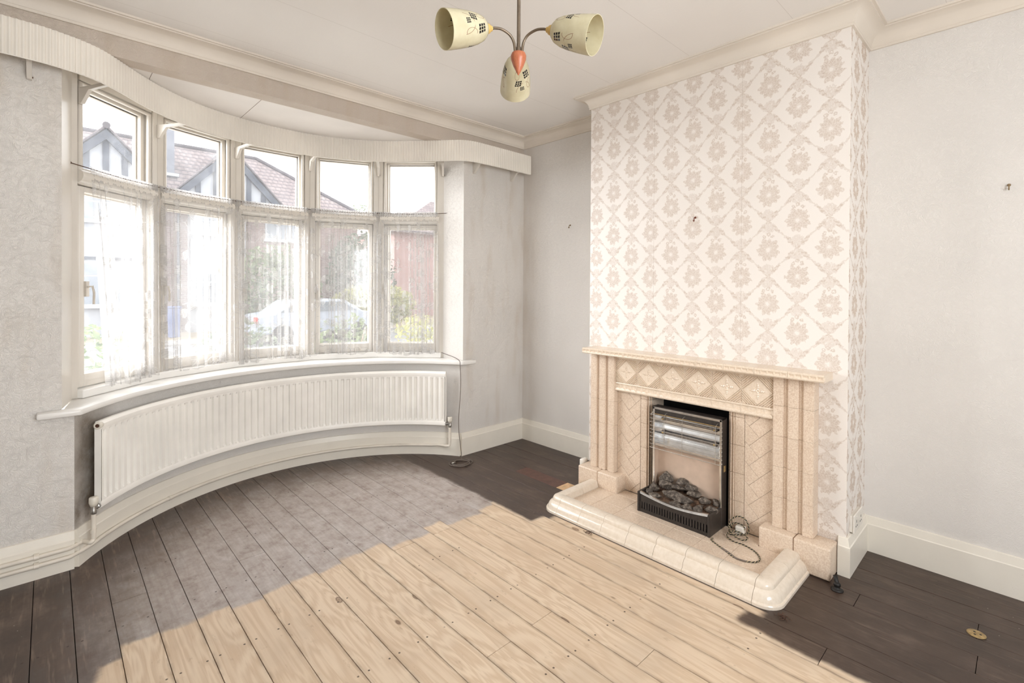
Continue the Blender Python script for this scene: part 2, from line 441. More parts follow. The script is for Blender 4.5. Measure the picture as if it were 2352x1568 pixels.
mk_leaf('leaf_dark', lin(60, 70, 56), lin(86, 96, 76), lin(114, 122, 98))
plain('twig', lin(126, 108, 90), .8, 0, .15, 20)
plain('pavement', lin(140, 137, 133), .9, 0, .06, 3)
plain('tarmac', lin(104, 103, 103), .9, 0, .06, 3)
plain('garden_soil', lin(128, 114, 92), .95, 0, .15, 6)
plain('gravel', lin(205, 203, 198), .95, 0, .12, 30)
plain('car_silver', lin(132, 138, 148), .35, .2, .03, 3)
plain('car_glass', lin(70, 78, 86), .1)
plain('car_lamp_red', lin(206, 52, 44), .3)
plain('tyre', lin(42, 42, 42), .8)
plain('pink_render', lin(142, 110, 104), .9, 0, .05, 3)
plain('wheelie_blue', lin(84, 98, 140), .5)

# ------------------------------------------------------------------ mesh helpers
def link(name, me, mat, parent=None, loc=None, smooth=False):
    o = bpy.data.objects.new(name, me); COL.objects.link(o)
    if mat is not None and not me.materials: me.materials.append(MAT[mat] if isinstance(mat, str) else mat)
    if parent is not None: o.parent = parent
    if loc is not None: o.location = loc
    if smooth:
        for p in me.polygons: p.use_smooth = True
    return o
def tag(o, label=None, cat=None, group=None, kind=None):
    if label: o['label'] = label
    if cat: o['category'] = cat
    if group: o['group'] = group
    if kind: o['kind'] = kind
    return o
def empty(name, loc=(0, 0, 0), rz=0.0):
    o = bpy.data.objects.new(name, None); COL.objects.link(o); o.location = loc; o.rotation_euler = (0, 0, rz); o.empty_display_size = .05; return o

class MB:
    def __init__(s): s.v = []; s.f = []; s.uv = {}
    def add(s, verts, faces):
        b = len(s.v); s.v += [tuple(v) for v in verts]; s.f += [tuple(b+i for i in f) for f in faces]; return s
    def box(s, x0, x1, y0, y1, z0, z1):
        x0, x1 = min(x0, x1), max(x0, x1); y0, y1 = min(y0, y1), max(y0, y1); z0, z1 = min(z0, z1), max(z0, z1)
        V = [(x, y, z) for z in (z0, z1) for y in (y0, y1) for x in (x0, x1)]
        return s.add(V, [(0, 2, 3, 1), (4, 5, 7, 6), (0, 1, 5, 4), (2, 6, 7, 3), (0, 4, 6, 2), (1, 3, 7, 5)])
    def obox(s, c, ax, ay, az):   # oriented box: centre and three half vectors
        c, ax, ay, az = map(Vector, (c, ax, ay, az)); V = [c+sx*ax+sy*ay+sz*az for sz in (-1, 1) for sy in (-1, 1) for sx in (-1, 1)]
        return s.add(V, [(0, 2, 3, 1), (4, 5, 7, 6), (0, 1, 5, 4), (2, 6, 7, 3), (0, 4, 6, 2), (1, 3, 7, 5)])
    def tube(s, pts, r, seg=8, cap=True, closed=False):
        pts = [Vector(p) for p in pts]; n = len(pts); b = len(s.v); rr = r if isinstance(r, (list, tuple)) else [r]*n
        prev = None
        for i, p in enumerate(pts):
            a = pts[i-1] if (i > 0 or closed) else p; c = pts[(i+1) % n] if (i < n-1 or closed) else p
            t = (c-a).normalized()
            if prev is None:
                h = Vector((0, 0, 1)) if abs(t.z) < .9 else Vector((1, 0, 0)); nrm = t.cross(h).normalized()
            else: nrm = (prev - t*prev.dot(t)).normalized()
            prev = nrm; bi = t.cross(nrm)
            for k in range(seg):
                an = 2*pi*k/seg; s.v.append(tuple(p+rr[i]*(cos(an)*nrm+sin(an)*bi)))
        for i in range(n if closed else n-1):
            j = (i+1) % n
            for k in range(seg):
                s.f.append((b+i*seg+k, b+i*seg+(k+1) % seg, b+j*seg+(k+1) % seg, b+j*seg+k))
        if cap and not closed:
            s.f.append(tuple(b+k for k in reversed(range(seg)))); s.f.append(tuple(b+(n-1)*seg+k for k in range(seg)))
        return s
    def lathe(s, prof, o, axis, seg=24, uv=False):
        o = Vector(o); ax = Vector(axis).normalized(); h = Vector((0, 0, 1)) if abs(ax.z) < .9 else Vector((1, 0, 0))
        e1 = ax.cross(h).normalized(); e2 = ax.cross(e1); b = len(s.v); n = len(prof)
        for (r, t) in prof:
            for k in range(seg):
                an = 2*pi*k/seg; s.v.append(tuple(o+ax*t+r*(cos(an)*e1+sin(an)*e2)))
        for i in range(n-1):
            for k in range(seg):
                fi = len(s.f); s.f.append((b+i*seg+k, b+i*seg+(k+1) % seg, b+(i+1)*seg+(k+1) % seg, b+(i+1)*seg+k))
                if uv:
                    vi = prof[i][1]; vj = prof[i+1][1]; L = prof[uv if uv is not True else -1][1]
                    s.uv[fi] = [(k/seg, vi/L), ((k+1)/seg, vi/L), ((k+1)/seg, vj/L), (k/seg, vj/L)]
        return s
    def prism(s, poly, fn, d0, d1):   # poly 2D -> fn(u,v,d) 3D, extruded between d0 and d1
        n = len(poly); V = [fn(u, v, d0) for u, v in poly]+[fn(u, v, d1) for u, v in poly]
        return s.add(V, [tuple(reversed(range(n))), tuple(range(n, 2*n))]+[(i, (i+1) % n, n+(i+1) % n, n+i) for i in range(n)])
    def mesh(s, name, bevel=0.0, seg=1, fix=True, ang=.6):
        me = bpy.data.meshes.new(name); me.from_pydata(s.v, [], s.f)
        if s.uv:
            ul = me.uv_layers.new(name='UVMap')
            for p in me.polygons:
                c = s.uv.get(p.index)
                if c:
                    for li, q in zip(p.loop_indices, c): ul.data[li].uv = q
        if bevel or fix:
            bm = bmesh.new(); bm.from_mesh(me)
            if fix: bmesh.ops.recalc_face_normals(bm, faces=bm.faces)
            if bevel:
                es = [e for e in bm.edges if len(e.link_faces) == 2 and e.calc_face_angle(0) > ang]
                bmesh.ops.bevel(bm, geom=es, offset=bevel, segments=seg, affect='EDGES', profile=.5, clamp_overlap=True)
            bm.to_mesh(me); bm.free()
        return me
    def build(s, name, mat, parent=None, bevel=0.0, seg=1, smooth=False, fix=True):
        return link(name, s.mesh(name, bevel, seg, fix), mat, parent, None, smooth)

def autosmooth(o, ang=40):
    me = o.data
    for p in me.polygons: p.use_smooth = True
    try: me.set_sharp_from_angle(angle=radians(ang))
    except Exception: pass
    return o
def sweep(path, prof, closed_prof=True, z0=0.0, caps=True):
    """path: 2D points (wall line, room on the LEFT side of travel); prof: (offset into the room, height)"""
    n = len(path); P = [Vector(p) for p in path]; offs = []
    for i in range(n):
        d1 = (P[i]-P[i-1]).normalized() if i > 0 else None
        d2 = (P[i+1]-P[i]).normalized() if i < n-1 else None
        n1 = Vector((-d1.y, d1.x)) if d1 else None; n2 = Vector((-d2.y, d2.x)) if d2 else None
        if n1 is None: nn = n2
        elif n2 is None: nn = n1
        else:
            nn = (n1+n2); nn = nn/(nn.length**2)*2 if nn.length > 1e-6 else n1
        offs.append(nn)
    mb = MB(); k = len(prof)
    for i in range(n):
        for (o, h) in prof:
            q = P[i]+offs[i]*o; mb.v.append((q.x, q.y, z0+h))
    for i in range(n-1):
        for j in range(k if closed_prof else k-1):
            mb.f.append((i*k+j, i*k+(j+1) % k, (i+1)*k+(j+1) % k, (i+1)*k+j))
    if caps and closed_prof:
        mb.f.append(tuple(range(k))); mb.f.append(tuple((n-1)*k+j for j in reversed(range(k))))
    return mb
def catmull(pts, sub=8):
    P = [Vector(p) for p in pts]; out = []
    for i in range(len(P)-1):
        a = P[max(i-1, 0)]; b = P[i]; c = P[i+1]; d = P[min(i+2, len(P)-1)]
        for s_ in range(sub):
            t = s_/sub; out.append(.5*((2*b)+(c-a)*t+(2*a-5*b+4*c-d)*t*t+(3*b-a-3*c+d)*t**3))
    out.append(P[-1]); return out
def resample(pts, step):
    P = [Vector(p) for p in pts]; out = [P[0]]; acc = 0.0
    for a, b in zip(P, P[1:]):
        L = (b-a).length; t = step-acc
        while t <= L: out.append(a+(b-a)*(t/L)); t += step
        acc = (acc+L) % step
    return out

# ================================================================== ROOM
ZC, ZT = 2.568, 2.656          # cornice foot, ceiling
DCH, YL, YR = .358, -1.020, -2.5275   # chimney breast
XL, XR = -3.033, -.672         # bay opening above the sill
BC = Vector((-1.840, -.680)); RW = 1.335   # bay wall arc
ZB = 2.470                     # bay ceiling and beam soffit
XW, YB = -4.35, -4.55          # wall behind / left of the camera
SILL = .7586
def arc(R, a0, a1, n):
    return [(BC.x+R*sin(radians(a0+(a1-a0)*i/n)), BC.y+R*cos(radians(a0+(a1-a0)*i/n))) for i in range(n+1)]
def arcy0(R, yy=0.0): return math.degrees(math.acos((yy-BC.y)/R))
BAX = sqrt(RW*RW-BC.y*BC.y)
XBL, XBR = BC.x-BAX, BC.x+BAX

# --- floor
fl = tag(MB().box(XW, .12, YB, .72, -.06, -.021).build('floor', 'dark_gap'), kind='structure')
SEAM0, BW = -2.404, .1203
JY = (-.90, -1.765, -2.162, -2.605, -3.46, -.47)
def in_arc_y(x):    # how far back the boards run in the bay
    d = abs(x-BC.x)
    return sqrt(max(RW*RW-d*d, 0))+BC.y if d < BAX else 0.0
rng = random.Random(3); plank_mesh = {}
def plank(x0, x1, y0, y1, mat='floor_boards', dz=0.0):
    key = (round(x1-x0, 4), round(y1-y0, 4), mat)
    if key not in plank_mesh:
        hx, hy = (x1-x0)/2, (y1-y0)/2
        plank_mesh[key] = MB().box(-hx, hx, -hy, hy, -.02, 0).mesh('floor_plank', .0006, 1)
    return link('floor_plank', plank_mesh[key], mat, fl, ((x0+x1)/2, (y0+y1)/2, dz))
k0 = int(math.floor((XW-SEAM0)/BW)); k1 = int(math.ceil((0-SEAM0)/BW))
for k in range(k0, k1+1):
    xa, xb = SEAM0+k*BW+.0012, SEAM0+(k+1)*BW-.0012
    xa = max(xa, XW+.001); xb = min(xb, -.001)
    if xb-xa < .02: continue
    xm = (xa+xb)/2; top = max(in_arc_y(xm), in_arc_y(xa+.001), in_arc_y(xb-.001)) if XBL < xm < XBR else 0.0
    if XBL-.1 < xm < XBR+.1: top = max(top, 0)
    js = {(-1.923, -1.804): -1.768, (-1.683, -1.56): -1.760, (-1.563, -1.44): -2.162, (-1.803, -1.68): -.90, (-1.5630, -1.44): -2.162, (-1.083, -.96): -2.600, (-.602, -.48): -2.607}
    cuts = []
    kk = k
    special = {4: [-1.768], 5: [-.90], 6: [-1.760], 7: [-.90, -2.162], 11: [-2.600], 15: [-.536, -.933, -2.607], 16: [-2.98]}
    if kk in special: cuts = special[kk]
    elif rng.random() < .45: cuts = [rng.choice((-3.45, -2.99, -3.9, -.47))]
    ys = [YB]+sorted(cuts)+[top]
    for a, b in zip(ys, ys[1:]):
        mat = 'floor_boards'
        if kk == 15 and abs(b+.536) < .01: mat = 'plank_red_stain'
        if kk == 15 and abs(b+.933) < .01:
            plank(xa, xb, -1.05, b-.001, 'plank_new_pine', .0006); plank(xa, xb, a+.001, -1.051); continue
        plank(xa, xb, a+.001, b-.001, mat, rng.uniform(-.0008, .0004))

# --- ceiling
tag(MB().box(XW-.1, .12, YB-.1, .05, ZT, ZT+.06).build('ceiling', 'ceiling_paint'), kind='structure')
# --- walls
def wallbox(name, mat, *boxes):
    mb = MB()
    for b in boxes: mb.box(*b)
    return tag(mb.build(name, mat), kind='structure')
wallbox('wall_front_left', 'wall_paint_front', (XW, XL, 0, .10, SILL-.02, ZB-.002), (XW, XBL, 0, .10, 0, SILL-.02))
wallbox('wall_front_right', 'wall_paint_front', (XR, 0, 0, .10, SILL-.02, ZB-.002), (XBR, 0, 0, .10, 0, SILL-.02))
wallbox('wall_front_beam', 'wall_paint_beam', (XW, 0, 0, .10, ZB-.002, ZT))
wallbox('wall_right', 'wall_paint_right', (0, .12, YB, .10, 0, ZT))
wallbox('wall_left', 'wall_paint', (XW-.12, XW, YB, .10, 0, ZT))
wallbox('wall_back', 'wall_paint', (XW, -3.2, YB-.1, YB, 0, ZT), (-1.6, 0, YB-.1, YB, 0, ZT), (-3.2, -1.6, YB-.1, YB, 0, .85), (-3.2, -1.6, YB-.1, YB, 2.15, ZT))
rwf = tag(MB().box(-3.2, -3.13, YB-.08, YB-.02, .85, 2.15).box(-1.67, -1.6, YB-.08, YB-.02, .85, 2.15).box(-3.13, -1.67, YB-.08, YB-.02, .85, .92).box(-3.13, -1.67, YB-.08, YB-.02, 2.08, 2.15).box(-2.44, -2.36, YB-.08, YB-.02, .92, 2.08).build('window_6', 'frame_white'), kind='structure')  # unseen window, made up to let daylight in from behind
# bay wall below the sill (curved), reveals, bay ceiling
a_end = arcy0(RW)
mb = MB(); ins = arc(RW, -a_end, a_end, 48); outs = arc(RW+.2, -a_end, a_end, 48)
for (p, q) in zip(ins, outs):
    mb.v += [(p[0], p[1], 0), (p[0], p[1], SILL-.02), (q[0], q[1], SILL-.02), (q[0], q[1], 0)]
for i in range(48):
    for j in range(4): mb.f.append((i*4+j, i*4+(j+1) % 4, i*4+4+(j+1) % 4, i*4+4+j))
wb = tag(mb.build('wall_bay', 'wall_paint_bay'), kind='structure')
autosmooth(wb, 30)
# window polygon
V2 = [Vector((BC.x+a, b)) for a, b in [(-1.13, .242), (-.755, .617), (-.265, .82), (.265, .82), (.755, .617), (1.13, .242)]]
mb = MB()
mb.prism([(XL, 0.0), (XL, .10), (V2[0].x-.10, .24), (V2[0].x+.0, V2[0].y), (V2[0].x-.02, .235)], lambda u, v, d: (u, v, d), SILL, ZB)
tag(mb.build('wall_reveal_left', 'frame_white'), kind='structure')
mb = MB()
mb.prism([(XR, 0.0), (XR, .10), (V2[5].x+.10, .26), (V2[5].x, V2[5].y)], lambda u, v, d: (u, v, d), SILL, ZB)
tag(mb.build('wall_reveal_right', 'wall_paint'), kind='structure')
outer = []
for i, v in enumerate(V2):
    d = (v-Vector((BC.x, 0))).normalized(); outer.append(v+d*.14)
poly = [(XL+.001, .015)]+[tuple(v) for v in outer]+[(XR-.001, .015)]
mb = MB().prism(poly, lambda u, v, d: (u, v, d), ZB, ZB+.05)
mb2 = tag(mb.build('ceiling_bay', 'bay_ceiling_paint'), kind='structure')
# fine joints between the bay ceiling boards
for jx in (-2.677, -2.14):
    MB().box(jx-.0009, jx+.0009, .02, .70, ZB-.0008, ZB+.001).build('board_joint', 'rust_brown', mb2)
# chimney breast: front and sides
NY0, NY1, NZ, NXB = -1.504, -1.998, .700, -.13
mb = MB(); hy = [YR, NY1, NY0, YL]; F4 = lambda a, b, z0, z1: [(-DCH, b, z0), (-DCH, a, z0), (-DCH, a, z1), (-DCH, b, z1)]
for a_, b_, z0_, z1_ in ((YR, NY1, 0, ZT), (NY0, YL, 0, ZT), (NY1, NY0, NZ, ZT)): mb.add(F4(a_, b_, z0_, z1_), [(0, 1, 2, 3)])
mb.add([(-DCH, YR, 0), (0, YR, 0), (0, YR, ZT), (-DCH, YR, ZT)], [(0, 1, 2, 3)]); mb.add([(-DCH, YL, 0), (0, YL, 0), (0, YL, ZT), (-DCH, YL, ZT)], [(3, 2, 1, 0)])
mb.add([(-DCH, NY1, 0), (NXB, NY1, 0), (NXB, NY1, NZ), (-DCH, NY1, NZ)], [(3, 2, 1, 0)]); mb.add([(-DCH, NY0, 0), (NXB, NY0, 0), (NXB, NY0, NZ), (-DCH, NY0, NZ)], [(0, 1, 2, 3)])
mb.add([(-DCH, NY1, NZ), (NXB, NY1, NZ), (NXB, NY0, NZ), (-DCH, NY0, NZ)], [(0, 1, 2, 3)]); mb.add([(NXB, NY1, 0), (NXB, NY0, 0), (NXB, NY0, NZ), (NXB, NY1, NZ)], [(0, 1, 2, 3)])
ch = tag(mb.build('wall_chimney', 'damask_front', None, 0, 1, False, False), kind='structure')
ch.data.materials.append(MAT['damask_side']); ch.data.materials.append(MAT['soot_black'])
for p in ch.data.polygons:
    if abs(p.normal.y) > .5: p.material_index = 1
    if p.index >= 5: p.material_index = 2
# --- cornice (path with the room on its left: walk clockwise seen from above)
cpath = [(XW, YB+.3), (XW, 0)]
cpath = [(.0, YB), (0, YR), (-DCH, YR), (-DCH, YL), (0, YL), (0, 0), (XW, 0)]
cprof = [(0, 0), (.010, 0), (.010, .012)]
for i in range(0, 9):
    a = i/8*pi/2; cprof.append((.0125+.066*(1-cos(a)), .014+.058*sin(a)))
cprof += [(.0785, .078), (.090, .078), (.090, .088), (0, .088)]
co = tag(sweep(cpath, cprof, True, ZC).build('trim_1', 'cornice_paint'), kind='structure'); autosmooth(co, 35)
# --- skirting boards
bprof = [(0, 0), (.020, 0), (.020, .138), (.0165, .142), (.0150, .150), (.0095, .176), (.006, .178), (0, .178)]
def skirting(name, path): 
    o = tag(sweep(path, bprof).build(name, 'gloss_cream'), kind='structure'); autosmooth(o, 25); return o
skirting('baseboard_right', [(0, YB), (0, YR), (-DCH, YR), (-DCH, -2.4975)])
skirting('baseboard_corner', [(-.0, YL), (0, 0), (XBR, 0)])
skirting('baseboard_bay', [tuple(p) for p in reversed(arc(RW, -a_end, a_end, 40))])
skirting('baseboard_left', [(XBL, 0), (XW, 0)])
# dust line where the skirting meets the floor
# --- window board (sill)
nose = arc(RW-.052, -arcy0(RW-.052, -.058), arcy0(RW-.052, -.058), 40)
pl = [(XL-.085, -.001), (XL-.085, -.058)]+[(nose[0][0]-.0, -.058)]+[p for p in nose[1:-1]]+[(nose[-1][0], -.058), (XR+.092, -.058), (XR+.092, -.001), (XR-.005, -.001)]
pl += [(V2[5].x+.02, V2[5].y+.05)]+[(v.x+.0, v.y+.06) for v in reversed(V2[1:5])]+[(V2[0].x-.02, V2[0].y+.05), (XL+.005, -.001)]
mb = MB().prism(pl, lambda u, v, d: (u, v, d), SILL-.030, SILL)
me = mb.mesh('trim_2', .009, 2, True, 1.0)
sill = tag(link('trim_2', me, 'gloss_white'), kind='structure'); autosmooth(sill, 35)

# ================================================================== WINDOWS
GD = .077
def facet(k):
    a, b = V2[k], V2[k+1]; t = (b-a).normalized(); n = Vector((-t.y, t.x)); return a, t, n, (b-a).length
def fpt(k, u, d, z):
    a, t, n, L = facet(k); p = a+t*u+n*d; return (p.x, p.y, z)
def fbox(mb, k, u0, u1, d0, d1, z0, z1):
    V = [fpt(k, u, d, z) for z in (z0, z1) for d in (d0, d1) for u in (u0, u1)]
    mb.add(V, [(0, 2, 3, 1), (4, 5, 7, 6), (0, 1, 5, 4), (2, 6, 7, 3), (0, 4, 6, 2), (1, 3, 7, 5)]); return mb
def ring(mb, k, u0, u1, z0, z1, wd, d0, d1):
    fbox(mb, k, u0, u0+wd, d0, d1, z0, z1); fbox(mb, k, u1-wd, u1, d0, d1, z0, z1)
    fbox(mb, k, u0+wd, u1-wd, d0, d1, z0, z0+wd); fbox(mb, k, u0+wd, u1-wd, d0, d1, z1-wd, z1); return mb
for k in range(5):
    a, t, n, L = facet(k)
    wn = empty('window_%d' % (k+1), (a.x, a.y, SILL)); tag(wn, kind='structure')
    wn.matrix_world = Matrix.Translation((a.x, a.y, SILL)); inv = Matrix.Translation((-a.x, -a.y, -SILL))
    def part(mb, name, mat, bev=.0025, seg=1, smooth=False):
        mb.v = [tuple(inv @ Vector(v)) for v in mb.v]
        o = mb.build(name, mat, wn, bev, seg)
        if smooth: autosmooth(o, 40)
        return o
    mw = .040; ml = .004 if k == 0 else mw
    # posts: half at each end of every facet
    mb = MB(); fbox(mb, k, 0.0 if k else -.05, ml, -.012 if k else .0, .098, SILL, ZB); part(mb, 'mullion', 'frame_white', .004)
    mb = MB(); fbox(mb, k, L-mw, L+(.02 if k == 4 else 0), -.012, .098, SILL, ZB); part(mb, 'mullion', 'frame_white', .004)
    mb = MB(); fbox(mb, k, ml, L-mw, -.006, .098, 2.392, ZB); part(mb, 'head', 'frame_white', .003)
    mb = MB(); fbox(mb, k, -.0, L, -.030, .098, SILL, SILL+.042); part(mb, 'sub_sill', 'gloss_white', .005, 2)
    # rounded beads round the lights
    mb = MB(); zb0, zb1 = 1.93, 2.378
    mb.tube([fpt(k, ml+.012, .004, zb0), fpt(k, ml+.012, .004, zb1), fpt(k, L-mw-.012, .004, zb1), fpt(k, L-mw-.012, .004, zb0)], .0135, 10)
    part(mb, 'bead', 'frame_white', 0, 1, True)
    # transom with its rounded nose
    mb = MB(); fbox(mb, k, ml, L-mw, .0, .098, 1.862, 1.945)
    part(mb, 'transom', 'frame_white', .003)
    mb = MB(); mb.tube([fpt(k, ml*.5, .004, 1.902), fpt(k, L-mw*.5, .004, 1.902)], .034, 14); part(mb, 'transom_nose', 'frame_white', 0, 1, True)
    # upper fixed sash
    mb = MB(); ring(mb, k, mw+.006, L-mw-.006, 1.93, 2.388, .026, .038, .090); (fbox(mb, k, ml, mw+.006, .038, .090, 1.93, 2.388) if k == 0 else None); ring(mb, k, .066, L-.066, 1.950, 2.368, .006, .054, .088); ring(mb, k, .071, L-.071, 1.955, 2.362, .008, .064, .086)
    part(mb, 'upper_sash', 'frame_white', .0025)
    mb = MB(); fbox(mb, k, .078, L-.078, GD-.002, GD+.002, 1.962, 2.356); part(mb, 'pane', 'dusty_glass', 0)
    # lower casement
    mb = MB(); ring(mb, k, mw+.003, L-mw-.003, .806, 1.858, .030, .030, .090); (fbox(mb, k, ml, mw+.003, .030, .090, .806, 1.858) if k == 0 else None); fbox(mb, k, mw+.03, L-mw-.03, .030, .090, .83, .872)
    ring(mb, k, .070, L-.070, .868, 1.832, .006, .052, .086); ring(mb, k, .074, L-.074, .872, 1.826, .006, .064, .084)
    part(mb, 'casement', 'frame_white', .0025)
    mb = MB(); fbox(mb, k, .078, L-.078, GD-.002, GD+.002, .878, 1.820); part(mb, 'pane', 'dusty_glass', 0)
    # casement stay on the bottom rail and fastener on the stile
    mb = MB(); pts = []
    for i in range(13):
        an = pi*i/12; pts.append(fpt(k, L*.68+.030*cos(an), -.004-.010*sin(an), .822+.030*sin(an)))
    mb.tube(pts, .0045, 7); fbox(mb, k, L*.68+.022, L*.68+.085, -.006, .012, .816, .830); part(mb, 'casement_stay', 'frame_white', 0, 1, True)
    mb = MB(); fbox(mb, k, mw+.008, mw+.026, -.002, .012, 1.28, 1.36); mb.tube([fpt(k, mw+.017, -.004, 1.33), fpt(k, mw+.020, -.024, 1.335), fpt(k, mw+.026, -.028, 1.30), fpt(k, mw+.026, -.026, 1.24)], .0055, 8)
    part(mb, 'casement_fastener', 'frame_white', 0, 1, True)

# ================================================================== CURTAINS
WZ = 1.948
mb = MB(); pts = [(V2[0].x-.030, V2[0].y-.045, 1.953)]
for k in range(5):
    pts += [fpt(k, .02, -.020, WZ), fpt(k, .27, -.022, WZ-.006), fpt(k, .51, -.020, WZ)]
pts.append((V2[5].x+.014, V2[5].y-.055, 1.950))
mb.tube(pts, .0022, 6)
cw = empty('curtain_wire', (V2[0].x, V2[0].y, WZ)); tag(cw, 'thin sprung curtain wire strung across the bay window at transom height', 'curtain wire')
def child_shift(mb, o):
    L = Vector(o.location); mb.v = [tuple(Vector(v)-L) for v in mb.v]; return mb
child_shift(mb, cw).build('wire', 'rust_brown', cw, 0, 1, True)
for p in (pts[0], pts[-1]):
    mb = MB(); P = Vector(p); sgn = -1 if p is pts[0] else 1
    mb.tube([P+Vector((.006*cos(2*pi*i/10), 0, .006*sin(2*pi*i/10))) for i in range(10)], .0015, 6, closed=True)
    mb.tube([P+Vector((sgn*.006, 0, 0)), P+Vector((sgn*.022, .012, 0))], .002, 6)
    child_shift(mb, cw).build('hook', 'rust_brown', cw, 0, 1, True)
CUR = [(.045, .525, .135, .505, 11, 'left of five, drawn clear of the first pane by the wide painted jamb'),
       (.005, .527, .02, .52, 10, 'between the two lights that face the timbered gables'),
       (.004, .526, .006, .524, 10, 'on the middle light of the bay'),
       (.004, .526, .02, .526, 11, 'on the light just right of the middle one'),
       (.006, .50, .01, .525, 10, 'beside the textured reveal, with a frayed top corner')]
CLAB = ['white lace net curtain hanging on the light beside the wide painted jamb', 'white lace net curtain hanging on the light that shows the roof chimney',
        'white lace net curtain hanging on the middle light of the bay', 'white lace net curtain between the middle light and the last light of the bay',
        'white lace net curtain hanging on the light beside the textured reveal']
for k, (t0, t1, b0, b1, nf, _) in enumerate(CUR):
    rg = random.Random(20+k); a, t, n, L = facet(k)
    NU, NV = 150, 42; zb = .790+.012*(k % 2); zt = 1.958
    ph = [rg.uniform(0, 6.28) for _ in range(6)]
    mb = MB(); me = bpy.data.meshes.new('net_curtain'); vs = []; fs = []; uvs = []
    full = .66
    for j in range(NV+1):
        fv = j/NV; z = zt+(zb-zt)*fv
        s = fv**.8; x0 = t0+(b0-t0)*s; x1 = t1+(b1-t1)*s
        for i in range(NU+1):
            fu = i/NU
            amp = .0045+.0125*min(1, fv*3.0)
            u = x0+(x1-x0)*(fu+.012*sin(2*pi*nf*fu*.5+ph[1])*s)+.016*min(1, fv*4)*sin(2*(2*pi*nf*fu+ph[0])+.6)*(.55+.45*sin(2*pi*fu*1.5+ph[4]))
            w1 = sin(2*pi*nf*fu+ph[0]+.8*sin(2*pi*fu*2+ph[2]))
            w2 = sin(2*pi*(nf*.37)*fu+ph[3]+1.5*fv)
            d = -.034-amp*(w1*.7+w2*.5)-.010*fv
            if fv < .05: d = -.024-.0035*sin(2*pi*nf*2.6*fu+ph[4])-.002*w1
            zz = z-(.010*sin(2*pi*fu*1.3+ph[5])+.006*sin(2*pi*nf*fu*.5))*max(0, fv-.85)/.15
            p = a+t*u+n*d; vs.append((p.x, p.y, zz)); uvs.append((fu*full, (1-fv)*1.155))
    for j in range(NV):
        for i in range(NU):
            q = j*(NU+1)+i; fs.append((q, q+1, q+NU+2, q+NU+1))
    o0 = Vector((a.x, a.y, zb)); me.from_pydata([tuple(Vector(v)-o0) for v in vs], [], fs)
    ul = me.uv_layers.new(name='UVMap')
    for lp in me.loops: ul.data[lp.index].uv = uvs[lp.vertex_index]
    o = link('net_curtain', me, 'lace_net', None, o0, True)
    tag(o, CLAB[k], 'curtain', 'lace net curtains across the bay window')

# ================================================================== PELMET
pp = [(-3.62, -.150), (-3.30, -.150), (-3.12, -.143), (-3.03, -.122), (-2.94, -.082), (-2.855, -.005), (-2.655, .244), (-2.45, .415), (-2.216, .524), (-1.93, .572), (-1.644, .555),
      (-1.43, .485), (-1.258, .383), (-1.069, .208), (-.912, .025), (-.83, -.072), (-.765, -.128), (-.68, -.155), (-.56, -.160), (-.30, -.160), (-.070, -.158)]
path = [Vector((p[0], p[1])) for p in resample([(x, y, 0) for x, y in catmull(pp, 10)], .0052)]
PZ0, PZ1 = 2.310, 2.4665
mb = MB(); npth = len(path)
for i, p in enumerate(path):
    d = (path[min(i+1, npth-1)]-path[max(i-1, 0)]).normalized(); nr = Vector((d.y, -d.x))   # toward the room (south)
    ph = i % 4; off = (0, .0036, .0036, -.0014)[ph]
    fr = p+nr*off; bk = p-nr*.007
    mb.v += [(fr.x, fr.y, PZ0), (fr.x, fr.y, PZ1), (bk.x, bk.y, PZ1), (bk.x, bk.y, PZ0)]
for i in range(npth-1):
    for j in range(4): mb.f.append((i*4+j, i*4+(j+1) % 4, i*4+4+(j+1) % 4, i*4+4+j))
mb.f.append((0, 1, 2, 3)); mb.f.append(tuple(4*(npth-1)+j for j in (3, 2, 1, 0)))
pel = empty('curtain_pelmet', (-1.84, 0, PZ0)); tag(pel, 'cream fluted curtain pelmet snaking round the top of the bay window', 'pelmet')
child_shift(mb, pel).build('fluted_board', 'pelmet_plastic', pel)
# lighter metal lip along the lower edge
mb = MB().tube([(p.x, p.y, PZ0-.001) for p in path[::3]], .0025, 6); child_shift(mb, pel).build('lower_lip', 'white_plastic', pel, 0, 1, True)
def pel_near(x):
    return min(path, key=lambda p: abs(p.x-x))
def bracket(base, tip):
    b = Vector(base); tp = Vector(tip); d = (tp-b); d.z = 0; L = d.length; d.normalize(); s = Vector((-d.y, d.x, 0))*.009
    mb = MB(); q_ = min(.078, L*.8); pr = [(0, 0), (0, .080), (L, .080), (L, .066), (q_, .060), (.022, 0)]
    P = [b+d*u+Vector((0, 0, v)) for u, v in pr]; k = len(pr)
    mb.add([q-s for q in P]+[q+s for q in P], [tuple(range(k)), tuple(reversed(range(k, 2*k)))]+[(i, (i+1) % k, k+(i+1) % k, k+i) for i in range(k)])
    child_shift(mb, pel).build('bracket', 'frame_white', pel, .001)
    sc = MB().lathe([(0, 0), (.004, 0), (.004, .003), (0, .004)], b+Vector((0, 0, .012))+d*.008+s*1.0, s.normalized(), 8); child_shift(sc, pel).build('screw', 'rust_brown', pel)
for v in V2[0:1]: bracket((v.x+.01, v.y-.02, 2.262), (*pel_near(v.x+.12), 2.262))
for v in V2[1:5]:
    d = (v-BC).normalized(); st = v-d*.014
    best = min(path, key=lambda p: abs((p-BC).normalized().cross(d)) if (p-BC).dot(d) > 0 else 9)
    bracket((st.x, st.y, 2.250), (best.x+d.x*.008, best.y+d.y*.008, 2.250))
bracket((V2[5].x-.005, V2[5].y-.02, 2.250), (V2[5].x-.085, V2[5].y-.125, 2.250))
